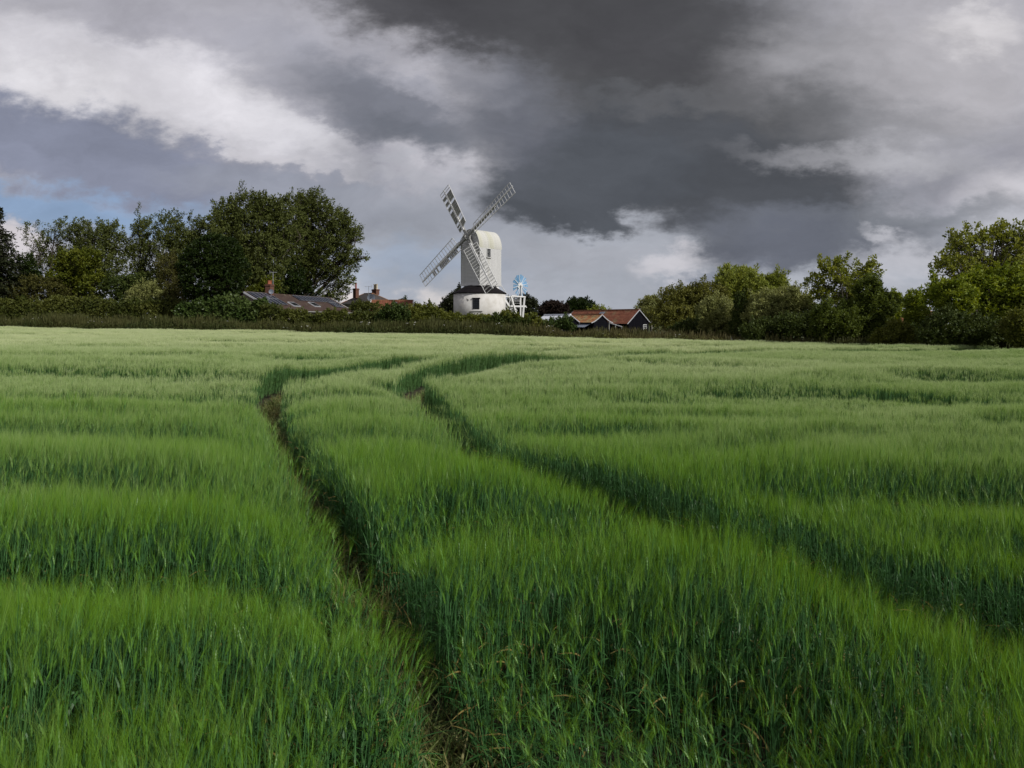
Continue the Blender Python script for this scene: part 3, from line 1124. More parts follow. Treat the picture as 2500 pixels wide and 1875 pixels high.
def build_trees():
    # ---- far left
    conifer(d=104)
    tree('ash_tree', 'thin airy tree with open crown right of the tall dark conifer', 'poplar', 112, [(95, 580, 40, 45), (140, 560, 40, 30), (120, 640, 60, 60), (80, 640, 30, 60)],
         260, 13, .22, .24, .6, seed=3, wind=(.35, 0), shell=.3, trunk_px=112, sub=10, trunk_r=.2)
    tree('poplar_tree', 'broad dark poplar filling the gap behind the yellow-green maple', 'poplar', 114,
         [(190, 590, 48, 45), (235, 580, 50, 48), (280, 600, 42, 50), (230, 660, 80, 60), (170, 650, 40, 50)], 900, 15, .24, .26, .7, seed=4, wind=(.3, 0), up=.8, trunk_px=228, trunk_r=.3, lump_amp=.28)
    tree('poplar_tree', 'narrow pointed poplar standing between two broader dark poplars', 'poplar', 115, [(345, 560, 24, 44), (340, 620, 36, 50), (345, 680, 40, 50)],
         420, 14, .22, .22, .7, seed=5, wind=(.3, 0), up=1.0, trunk_px=345, trunk_r=.2, shell=.35)
    tree('poplar_tree', 'dark wind-swept poplar rising directly behind the round clipped tree', 'poplar', 114,
         [(410, 565, 36, 45), (455, 580, 40, 42), (400, 620, 42, 50), (455, 640, 50, 60), (485, 560, 20, 30), (400, 690, 40, 50)], 800, 15, .24, .25, .7, seed=6, wind=(.3, 0), up=.9, trunk_px=430, trunk_r=.26, lump_amp=.28)
    tree('poplar_tree', 'huge dark poplar, left half of the tallest tree mass', 'poplar', 112,
         [(545, 540, 45, 50), (600, 520, 55, 48), (650, 510, 50, 40), (560, 610, 70, 70), (640, 600, 75, 85), (690, 560, 55, 70), (600, 680, 90, 55)],
         2000, 16, .27, .28, .8, seed=7, wind=(.35, 0), up=.8, trunk_px=610, trunk_r=.45, lump_amp=.24)
    tree('poplar_tree', 'huge poplar leaning right with low open boughs beside the slate-roofed house', 'poplar', 126,
         [(735, 500, 40, 38), (775, 505, 42, 45), (810, 535, 40, 42), (845, 560, 26, 46), (745, 570, 60, 70), (800, 600, 62, 62), (850, 625, 36, 40), (885, 628, 16, 12), (870, 580, 16, 26),
          (770, 660, 62, 40), (830, 680, 32, 34), (812, 722, 34, 30), (720, 640, 60, 60)],
         2000, 15, .26, .26, .75, seed=8, wind=(.45, 0), up=.55, trunk_px=735, trunk_r=.42, lump_amp=.26, shell=.4, limbs=3)
    tree('round_tree', 'dense round dark green tree left of the solar-panelled roof', 'dark', 93, [(522, 655, 80, 78), (515, 690, 74, 48), (530, 625, 60, 50)],
         1900, 15, .22, .16, .3, seed=9, wind=(.05, 0), up=.3, tuft=.02, trunk_px=520, trunk_r=.25, lump_amp=.07, shell=.85, depth=.95)
    tree('maple_tree', 'yellow-green maple in front of the dark poplars', 'maple', 106, [(175, 640, 40, 36), (205, 640, 36, 36), (190, 690, 52, 46), (225, 705, 40, 36), (150, 690, 36, 40)],
         800, 14, .27, .18, .34, seed=10, trunk_px=190, lump_amp=.25)
    tree('hawthorn_bush', 'dull olive bush below the conifer at the far left', 'olive', 105, [(110, 710, 60, 36), (60, 715, 50, 34), (150, 725, 40, 26)], 600, 14, .2, .16, .3, seed=11, trunk_px=110, cat='bush', trunk_r=.1)
    tree('hawthorn_bush', 'dark bush at the left picture edge under the conifer', 'dark', 107, [(10, 680, 60, 62), (60, 670, 40, 50), (-40, 700, 50, 50)], 700, 14, .22, .18, .3, seed=12, trunk_px=12, cat='bush', trunk_r=.12)
    tree('garden_shrub', 'deep green shrub between the yellow-green maple and the pale shrub', 'ivy', 103, [(290, 700, 44, 30), (340, 692, 40, 28), (320, 725, 60, 22)], 520, 14, .22, .17, .3, seed=13, trunk_px=310, cat='bush', trunk_r=.1)
    tree('garden_shrub', 'pale grey-green rounded shrub peeping over the long hedge', 'sage', 101, [(365, 715, 44, 26), (335, 725, 30, 20), (400, 728, 26, 18)], 420, 13, .17, .16, .35, seed=14, trunk_px=365, cat='bush', trunk_r=.08)
    tree('cypress_tree', 'feathery olive green tree immediately left of the round dark tree', 'olive', 102, [(410, 650, 34, 34), (425, 690, 46, 40), (440, 725, 50, 30)], 620, 14, .17, .18, .4, seed=15, trunk_px=415, trunk_r=.14)
    tree('garden_tree', 'dark green tree behind the ridge of the solar-panelled roof', 'dark', 122, [(705, 680, 40, 42), (720, 710, 50, 30), (680, 715, 40, 30)], 620, 14, .26, .2, .4, seed=16, trunk_px=705, trunk_r=.2)
    tree('garden_shrub', 'yellowish shrub beside the brick chimney with orange pots', 'maple', 103, [(655, 700, 26, 22), (625, 712, 20, 14)], 200, 12, .22, .15, .3, seed=17, trunk_px=650, cat='bush', trunk_r=.08)
    # ---- middle
    tree('garden_shrub', 'bush growing against the cream wall of the slate-roofed house', 'hedge', 98, [(880, 752, 26, 14), (905, 750, 24, 12)], 200, 12, .18, .14, .3, seed=18, trunk_px=885, cat='bush', trunk_r=.06)
    tree('garden_tree', 'small round treetop showing behind the ridge of the red pantiled outbuilding', 'dark', 140, [(984, 740, 13, 9), (984, 755, 18, 14)], 130, 12, .26, .2, .3, seed=19, trunk_px=984, trunk_r=.12)
    tree('pine_tree', 'dark evergreen tucked against the left wall of the mill roundhouse', 'conifer', 108, [(1106, 745, 24, 26), (1085, 757, 18, 16), (1118, 720, 14, 16)], 420, 14, .2, .18, .35, seed=20, trunk_px=1104, trunk_r=.15, up=.8)
    tree('evergreen_tree', 'dark evergreen standing behind the blue fan and its white frame', 'conifer', 118, [(1275, 755, 38, 28), (1250, 762, 36, 26), (1285, 738, 20, 16)], 620, 14, .24, .2, .35, seed=21, trunk_px=1270, trunk_r=.2, up=.6)
    tree('copper_tree', 'dark purple-brown leaved tree between two green treetops', 'copper', 125, [(1345, 752, 28, 18), (1370, 760, 20, 14), (1325, 762, 20, 14)], 480, 14, .24, .2, .35, seed=22, trunk_px=1345, trunk_r=.2)
    tree('garden_tree', 'rounded mid green treetop behind the white-roofed shed', 'dark', 130, [(1410, 748, 32, 20), (1390, 762, 24, 16), (1435, 756, 20, 16)], 560, 14, .24, .2, .35, seed=23, trunk_px=1408, trunk_r=.2)
    tree('garden_tree', 'thin sprigs of a small tree above the big barn ridge', 'willow', 128, [(1465, 755, 14, 10), (1450, 762, 16, 10), (1480, 758, 8, 8)], 90, 10, .2, .2, .4, seed=24, trunk_px=1462, trunk_r=.08, shell=.2)
    # ---- right
    tree('garden_tree', 'grey-green tree at the right end of the big barn', 'sage', 98, [(1588, 740, 26, 18), (1600, 770, 40, 30), (1565, 755, 14, 14)], 520, 13, .2, .2, .4, seed=25, trunk_px=1596, trunk_r=.15)
    tree('thorn_tree', 'wide dark olive thorn tree right of the thin pole', 'thorn', 78, [(1660, 735, 62, 38), (1715, 715, 55, 24), (1640, 775, 60, 36), (1730, 760, 60, 46), (1690, 790, 80, 24)],
         1700, 14, .17, .17, .36, seed=26, trunk_px=1690, trunk_r=.22, lump_amp=.2)
    tree('willow_tree', 'light green willow with a sprig sticking up at its left shoulder', 'willow', 84, [(1810, 695, 48, 42), (1775, 700, 32, 36), (1772, 662, 10, 14), (1845, 720, 44, 40), (1790, 745, 50, 40)],
         1500, 15, .16, .17, .5, seed=27, trunk_px=1808, trunk_r=.25, up=.6, aspect=2.6)
    tree('willow_tree', 'smaller rounded light green willow touching the first willow on its right', 'willow', 84, [(1888, 700, 28, 30), (1895, 735, 34, 34)], 700, 15, .16, .17, .5, seed=28, trunk_px=1890, trunk_r=.18, up=.6, aspect=2.6)
    tree('sallow_bush', 'greyish green sallow bush at the foot of the light green willow', 'sage', 66, [(1745, 765, 44, 34), (1760, 800, 46, 28)], 700, 14, .13, .14, .34, seed=29, trunk_px=1750, cat='bush', trunk_r=.08, aspect=2.2)
    tree('sallow_bush', 'large pale silvery green bush right of the ivy-covered stump', 'sage', 62, [(1880, 752, 50, 38), (1920, 745, 46, 36), (1850, 775, 34, 34), (1960, 755, 34, 36)],
         1300, 14, .13, .14, .36, seed=30, trunk_px=1890, cat='bush', trunk_r=.1, aspect=2.2)
    tree('hawthorn_bush', 'dark hawthorn under the pale silvery bush at the field edge', 'ivy', 58, [(1880, 805, 50, 26), (1930, 800, 50, 30), (1980, 795, 44, 34), (1840, 815, 30, 22)], 1200, 14, .13, .13, .28, seed=31, trunk_px=1920, cat='bush', trunk_r=.1)
    tree('ivy_stump', 'narrow ivy-covered stump between the sallow bush and the pale silvery bush', 'ivy', 63, [(1806, 755, 14, 34), (1805, 795, 20, 30), (1806, 725, 8, 14)], 420, 13, .12, .1, .16, seed=32, trunk_px=1806, trunk_r=.18, up=.1)
    tree('hawthorn_bush', 'dark bush at the foot of the thorn tree and the willow', 'ivy', 68, [(1715, 800, 50, 26), (1790, 815, 40, 20), (1670, 808, 40, 18)], 700, 14, .14, .13, .28, seed=33, trunk_px=1730, cat='bush', trunk_r=.08)
    tree('ash_tree', 'open airy ash with bare boughs showing, left of the house gap', 'ash', 58,
         [(2035, 660, 34, 30), (1990, 690, 28, 24), (2060, 690, 40, 30), (2105, 670, 26, 34), (2130, 655, 20, 20), (2010, 725, 44, 26), (2070, 730, 40, 28)],
         300, 11, .19, .15, .36, seed=34, trunk_px=2045, trunk_r=.16, up=.6, shell=.15, lump_amp=.35, limbs=4, sub=10, bark='palebark')
    tree('hornbeam_tree', 'dark green pointed tree with flat sprays beside the open airy ash', 'hornbeam', 55, [(2120, 710, 30, 36), (2130, 750, 54, 32), (2165, 735, 28, 14), (2085, 765, 50, 34), (2115, 800, 60, 30)],
         1400, 14, .15, .13, .34, seed=35, trunk_px=2118, trunk_r=.18, up=.25)
    tree('hawthorn_bush', 'rough green bush below the open airy ash', 'hornbeam', 54, [(2010, 775, 30, 30), (2060, 795, 40, 32), (2015, 810, 40, 24)], 650, 13, .14, .14, .3, seed=36, trunk_px=2035, cat='bush', trunk_r=.08)
    tree('columnar_bush', 'clipped round-topped green column left of the gap with the red roof', 'bright', 60, [(2180, 736, 19, 22), (2176, 768, 22, 30)], 480, 13, .14, .1, .18, seed=37, trunk_px=2181, cat='bush', trunk_r=.09, up=.2, lump_amp=.12, shell=.75)
    tree('columnar_bush', 'tall dark green column right of the gap with the red roof', 'bright', 52, [(2232, 736, 19, 24), (2238, 775, 24, 36), (2242, 815, 28, 30)], 800, 13, .13, .1, .18, seed=38, trunk_px=2236, cat='bush', trunk_r=.09, up=.2, lump_amp=.12, shell=.75)
    tree('bramble_bush', 'pale yellow-green bramble bush in the gap below the red roof', 'bramble', 50, [(2190, 812, 28, 28), (2165, 828, 34, 22), (2205, 832, 26, 22)], 600, 13, .12, .12, .28, seed=39, trunk_px=2185, cat='bush', trunk_r=.05)
    tree('ash_tree', 'tall ash with thin upper crown at the right picture edge', 'ash', 53,
         [(2340, 600, 34, 40), (2385, 590, 36, 36), (2430, 580, 36, 34), (2480, 585, 44, 40), (2315, 650, 42, 40), (2380, 650, 60, 40), (2460, 650, 60, 50), (2540, 620, 60, 60)],
         640, 12, .18, .15, .36, seed=40, trunk_px=2400, trunk_r=.2, up=.6, shell=.2, lump_amp=.3, limbs=4, sub=14, bark='palebark')
    tree('elder_tree', 'broad sunlit bright green tree in front of the tall ash', 'bright', 48,
         [(2400, 705, 62, 44), (2470, 715, 60, 60), (2330, 730, 48, 44), (2290, 720, 26, 40), (2430, 770, 80, 44), (2540, 740, 70, 70)], 2100, 14, .17, .13, .26, seed=41, trunk_px=2410, trunk_r=.2, lump_amp=.24)
    tree('hawthorn_bush', 'deep shady undergrowth bush beneath the bright green tree', 'ivy', 46, [(2310, 800, 50, 40), (2380, 810, 70, 36), (2460, 815, 50, 30), (2280, 825, 36, 24)], 1500, 14, .12, .12, .26, seed=42, trunk_px=2370, cat='bush', trunk_r=.1)
    tree('bramble_bush', 'yellow-green bramble bush in the bottom right corner of the tree line', 'bramble', 43, [(2485, 800, 34, 34), (2510, 825, 40, 30)], 700, 13, .12, .12, .28, seed=43, trunk_px=2490, cat='bush', trunk_r=.05)


def conifer(d):
    r = np.random.default_rng(77)
    c = P(-6, 505, d)
    bx = c.x
    gz = float(G(bx, d))
    root = empty('conifer_tree', (bx, d, gz), 0, 'tall dark conifer with drooping tiers at the left picture edge', 'tree')
    org = np.array([bx, d, gz])
    H = c.z - gz
    paths = [(np.array([[bx, d, gz - .1], [bx, d, gz + H * .5], [bx, d, gz + H]]), np.array([.28, .16, .02]))]
    C, A, O = [], [], []
    for k in range(46):
        t = k / 45
        z = gz + H * (.10 + .89 * t)
        n = 7 if t < .8 else 5
        for q in range(n):
            a = r.uniform(0, 6.28)
            L = (4.9 * (1 - t) ** .85 + .25) * r.uniform(.65, 1.1)
            dv = np.array([math.cos(a), math.sin(a), 0])
            for s in np.linspace(.2, 1, max(3, int(L / .38))):
                p = np.array([bx, d, z]) + dv * L * s + np.array([0, 0, .10 * L * s - .22 * L * s * s]) + r.normal(0, .06, 3)
                C.append(p); A.append(dv * .8 + np.array([0, 0, -.25])); O.append(np.array([0, 0, 1.0]) + dv * .2)
            paths.append((np.array([[bx, d, z], np.array([bx, d, z]) + dv * L * .5 + np.array([0, 0, -.005 * L]), np.array([bx, d, z]) + dv * L + np.array([0, 0, -.12 * L])]), np.array([.05, .03, .01])))
    C, A, O = np.array(C), np.array(A), np.array(O)
    V, Fq, ci = leaves(C, A, r, 7, .20, .14, .35, .4, 2.2, O)
    tint = np.clip(r.normal(.45, .25, len(ci)), 0, 1)
    link('crown', np_mesh('crown', V - org, Fq, FOL['conifer'], tint), root)
    TV, TF = tubes(paths)
    link('trunk', np_mesh('trunk', TV - org, TF, M['bark'], smooth=True), root)


build_trees()


def hedge(name, label, mat, path, thick, dens, size=.17, n_leaf=12, seed=1, rough=.25, cat='hedge', spread=.14, length=.24):
    """path: (px, top row, distance) along the hedge"""
    r = np.random.default_rng(seed)
    pts = []
    for px, py, d in path:
        p = P(px, py, d)
        pts.append((p.x, d, p.z))
    pts = np.array(pts)
    L = np.linalg.norm(np.diff(pts[:, :2], axis=0), axis=1)
    cum = np.concatenate([[0], np.cumsum(L)])
    tot = cum[-1]
    c0 = pts[len(pts) // 2]
    gz0 = float(G(c0[0], c0[1]))
    org = np.array([c0[0], c0[1], gz0])
    root = empty(name, org, 0, label, cat)
    hm = float(np.mean(pts[:, 2] - G(pts[:, 0], pts[:, 1])))
    n = int(1.7 * dens * tot * (2 * hm * .6 + thick * 1.2))
    s = r.random(n) * tot
    x = np.interp(s, cum, pts[:, 0])
    y = np.interp(s, cum, pts[:, 1])
    zt = np.interp(s, cum, pts[:, 2])
    g = G(x, y)
    h = zt - g - .38
    h = h * (1 + rough * (vnoise(s / 1.6, s * 0, seed) - .62) + rough * .7 * (vnoise(s / .6, s * 0, seed + 1) - .6))
    u = r.random(n)
    which = r.random(n)
    # faces of the hedge: front, top, some inside
    v = np.where(which < .55, r.random(n) ** .8, np.where(which < .85, 1.0, r.random(n)))
    w = np.where(which < .55, -.5, u - .5)
    v = v * (1 + .08 * r.normal(0, 1, n))
    w = w * (1 - .45 * np.clip(v, 0, 1) ** 3) + .12 * r.normal(0, 1, n)
    py = y + w * thick
    pz = g + np.clip(h * v, .1, None)
    Cc = np.stack([x, py, pz], 1)
    o = np.stack([r.normal(0, .3, n), np.where(which < .55, -1.0, w), np.where(which < .55, .5, 1.0)], 1)
    o /= np.linalg.norm(o, axis=1)[:, None]
    A = o * .6 + np.array([.1, 0, .6])
    A /= np.linalg.norm(A, axis=1)[:, None]
    V, Fq, ci = leaves(Cc, A, r, n_leaf, size, spread, length, .55, 1.6, o)
    tcl = np.clip(vnoise(x / 2.5, pz / 1.0, seed + 3) + r.normal(0, .15, n), 0, 1)
    tint = np.clip(tcl[ci] + r.normal(0, .15, len(ci)), 0, 1)
    link('foliage', np_mesh('foliage', V - org, Fq, FOL[mat], tint), root)
    paths = []
    for q in range(int(tot / .9)):
        ss = r.random() * tot
        a = np.array([np.interp(ss, cum, pts[:, 0]), np.interp(ss, cum, pts[:, 1]), 0])
        a[2] = float(G(a[0], a[1])) - .1
        b = a + np.array([r.normal(0, .3), r.normal(0, .2), (np.interp(ss, cum, pts[:, 2]) - a[2]) * .8])
        paths.append((curve_pts(a, b, 0, r, 4), np.linspace(.035, .012, 4)))
    TV, TF = tubes(paths, 4)
    link('stems', np_mesh('stems', TV - org, TF, M['bark'], smooth=True), root)['kind'] = 'stuff'
    return root


def build_hedges():
    hedge('hedge', 'long olive clipped hedge along the left part of the far field edge', 'hedge', [(-120, 738, 103), (0, 737, 101), (150, 736, 99), (300, 738, 96.5), (450, 741, 94)], 1.9, 15, .17, 13, 51, .15)
    hedge('hedge', 'glossy dark laurel hedge in front of the solar-panelled bungalow', 'laurel', [(435, 741, 91.5), (520, 735, 90), (600, 739, 88.8), (650, 744, 88)], 1.9, 13, .21, 12, 52, .22)
    hedge('hedge', 'tangled mixed hedge running from the laurel to below the red pantiled outbuilding', 'hedge', [(640, 753, 87.5), (760, 757, 86), (860, 760, 84.5), (960, 766, 83), (1010, 766, 82.5)], 1.8, 12, .16, 13, 53, .3)
    hedge('hedge', 'bramble hedge below the mill roundhouse', 'bramble', [(1000, 760, 83), (1060, 764, 82.5), (1130, 771, 81), (1180, 766, 80), (1240, 768, 79), (1300, 774, 78), (1345, 782, 77)], 1.9, 13, .15, 13, 54, .35)
    tree('laurel_bush', 'glossy dark bush in front of the red pantiled outbuilding', 'laurel', 82, [(965, 765, 34, 22), (985, 785, 30, 18), (940, 782, 26, 16)], 520, 13, .18, .14, .26, seed=61, trunk_px=965, cat='bush', trunk_r=.06)
    tree('hawthorn_bush', 'leafy bush in front of the white-roofed shed', 'laurel', 76, [(1376, 790, 16, 11), (1352, 796, 26, 11), (1392, 800, 12, 9)], 420, 13, .15, .13, .26, seed=62, trunk_px=1372, cat='bush', trunk_r=.05)
    tree('elder_bush', 'light olive bush at the right end of the red pantiled outbuilding', 'bramble', 93, [(1025, 757, 18, 13), (1050, 758, 16, 14), (1040, 775, 40, 14)], 320, 12, .2, .16, .32, seed=63, trunk_px=1038, cat='bush', trunk_r=.06)
    tree('nettle_bush', 'dense dark bush in the hedge below the blue fan', 'ivy', 78, [(1235, 785, 34, 14), (1200, 788, 26, 12), (1280, 790, 30, 12)], 360, 13, .15, .13, .26, seed=64, trunk_px=1238, cat='bush', trunk_r=.05)


build_hedges()


def build_verge():
    """rough grass between the crop and the hedge"""
    gm = leafmat('verge_grass_blades', (.032, .052, .010), (.140, .145, .032), 0.25, 0.65, 0.25, True)
    sm = leafmat('verge_grass_seedheads', (.056, .064, .018), (.085, .074, .028), 0.25, 0.7, 0.2, True)
    wm = surf('white_umbels', (.55, .55, .5), (.7, .7, .66), 5, .8)
    protos = []
    for s in range(8):
        random.seed(1200 + s)
        mb = MB()
        for k in range(26):
            b = Vector((random.gauss(0, .22), random.gauss(0, .16), 0))
            leaf_blade(mb, b, random.uniform(0, 6.28), random.uniform(.45, .95), random.uniform(.016, .03), random.uniform(.7, 1.45), random.uniform(.05, .7), 0, 3)
        for k in range(30 if s % 2 else 12):
            b = Vector((random.gauss(0, .25), random.gauss(0, .2), random.uniform(.15, .85)))
            leaf_blade(mb, b, random.uniform(0, 6.28), random.uniform(.12, .26), random.uniform(.04, .08), random.uniform(-.1, .9), random.uniform(.2, .8), 0, 2)
        for k in range(4):
            b = Vector((random.gauss(0, .22), random.gauss(0, .16), 0))
            h = random.uniform(.7, 1.15)
            t = b + Vector((random.gauss(0, .1), random.gauss(0, .1), h))
            strip(mb, [b, b.lerp(t, .7), t], [.012, .012, .05], Vector((1, .3, 0)).normalized(), 1)
            strip(mb, [t, t + Vector((.03, 0, .12))], [.05, .01], Vector((1, .3, 0)).normalized(), 1)
        if s == 7:
            for k in range(4):
                b = Vector((random.gauss(0, .25), random.gauss(0, .2), random.uniform(.95, 1.2)))
                for q in range(5):
                    mb.box(b + Vector((random.gauss(0, .04), random.gauss(0, .04), random.gauss(0, .01))), (.035, .035, .012), mi=2)
        protos.append(mb.mesh('verge_grass', [gm, sm, wm]))
    n = 22000
    u = rng.random(n)
    x = -110 + 155 * u
    off = rng.random(n) ** .9 * np.interp(x, [-110, -30, 5, 15, 25, 45], [5.0, 4.2, 3.6, 9.0, 5.0, 4.0])
    y = edge_y(x) + .1 + off
    k = np.abs(x) < .82 * y + 2
    x, y, off = x[k], y[k], off[k]
    n = len(x)
    hx = np.interp(x, [-110, -30, -8, 0, 6, 18, 30], [1.75, 1.75, 1.6, 1.5, 1.3, 1.15, 1.0]) * rng.uniform(.6, 1.2, n) * (0.7 + .65 * vnoise(x / 3, y / 2, 31))
    idx = np.where(rng.random(n) < .006, 7, rng.integers(0, 7, n))
    tint = np.clip((1.3 * (vnoise(x / 4.5, y / 2, 33) - .22) + rng.normal(0, .2, n)) * np.interp(x, [-8, 8], [.42, 1.0]) + np.interp(x, [-2, 8, 22, 30], [0, .25, .2, 0]), 0, 1)
    scatter('verge_grass', 'rough green and brown grass strip along the far field edge', np.column_stack([x, y, G(x, y)]),
            euler_from(rng.normal(.08, .1, n), rng.normal(0, .1, n), rng.uniform(0, 6.28, n)), np.stack([np.full(n, 1.1), np.full(n, 1.1), hx], 1), idx, tint, protos)


build_verge()

# ------------------------------------------------------------------ roofs and houses
def tiled_slope(name, mat, o, along, down, nl, nd, parent, tile_w=.26, tile_h=.30, wave=.035, sweep=0.0, thick=.05):
    """pantiled roof slope: o = upper start corner, along/down unit vectors, nl/nd lengths; one mesh of stepped, waved tiles"""
    o, al, dn = Vector(o), Vector(along).normalized(), Vector(down).normalized()
    nrm = al.cross(dn)
    if nrm.z < 0:
        nrm = -nrm
    nc = max(2, round(nl / tile_w))
    nr = max(2, round(nd / tile_h))
    tw, th = nl / nc, nd / nr
    V, Fq, T = [], [], []
    prof = [(0, 0.0), (.25, 1.0), (.5, .55), (.75, -.2), (1.0, 0.0)]
    r = np.random.default_rng(int(abs(o.x * 100)) + nc)
    for j in range(nr):
        for i in range(nc):
            jit = r.normal(0, .006)
            base = len(V)
            for q in (0, 1):
                for (t, w) in prof:
                    s = (j + q * 1.06) * th
                    lift = thick + wave * w + (0.028 if q else 0.0) + jit
                    sw = sweep * ((s / nd) ** 3)
                    V.append(o + al * ((i + t) * tw) + dn * s + nrm * (lift + sw))
            for k in range(4):
                Fq.append((base + k, base + k + 1, base + 5 + k + 1, base + 5 + k))
                T.append(0)
            T[-4:] = [float(np.clip(r.normal(.35, .3), 0, 1))] * 4
    ob = link(name, np_mesh(name, np.array([tuple(v - Vector((0, 0, 0))) for v in V]), np.array(Fq), mat, T), parent)
    ob['kind'] = 'stuff'
    return ob


def aerial(root_name, label, base, h, rz, n=7, L=.9):
    o = empty(root_name, base, rz, label, 'aerial')
    MB().beam((0, 0, 0), (0, 0, h), .05).build('mast', M['alu'], o)
    mb = MB()
    mb.beam((-L * .5, 0, h - .05), (L * .6, 0, h - .05), .04)
    mb.build('boom', M['alu'], o)
    for k in range(n):
        x = -L * .5 + L * 1.1 * k / (n - 1)
        MB().beam((x, -.28, h - .05 + .02), (x, .28, h - .05 + .02), .022).build('rod', M['alu'], o)
    mb = MB()
    mb.beam((-L * .5, -.2, h + .2), (-L * .5, .2, h + .2), .03)
    mb.beam((-L * .5, -.2, h - .3), (-L * .5, .2, h - .3), .03)
    mb.beam((-L * .5, 0, h - .3), (-L * .5, 0, h + .2), .03)
    mb.build('reflector', M['alu'], o)
    return o


def chimney(name, parent, base, w, d_, h, mat, pots, potmat, pot_h=.5, pot_r=.14, cap=True):
    c = empty(name, base)
    c.parent = parent
    mb = MB()
    mb.box((0, 0, h / 2), (w, d_, h))
    if cap:
        mb.box((0, 0, h - .10), (w + .16, d_ + .16, .14))
        mb.box((0, 0, h + .04), (w + .06, d_ + .06, .08))
    # one mesh for the stack, pots are its sub-parts
    st = mb.mesh(name, mat)
    bpy.data.objects.remove(c)
    c = link(name, st, parent)
    c.location = base
    for px, py in pots:
        p = MB().lathe([(pot_r * 1.1, 0), (pot_r * .9, pot_h * .15), (pot_r * .85, pot_h * .85), (pot_r * 1.15, pot_h * .88), (pot_r * 1.15, pot_h)], 12).build('chimney_pot', potmat, c)
        p.location = (px, py, h + .07)
    return c


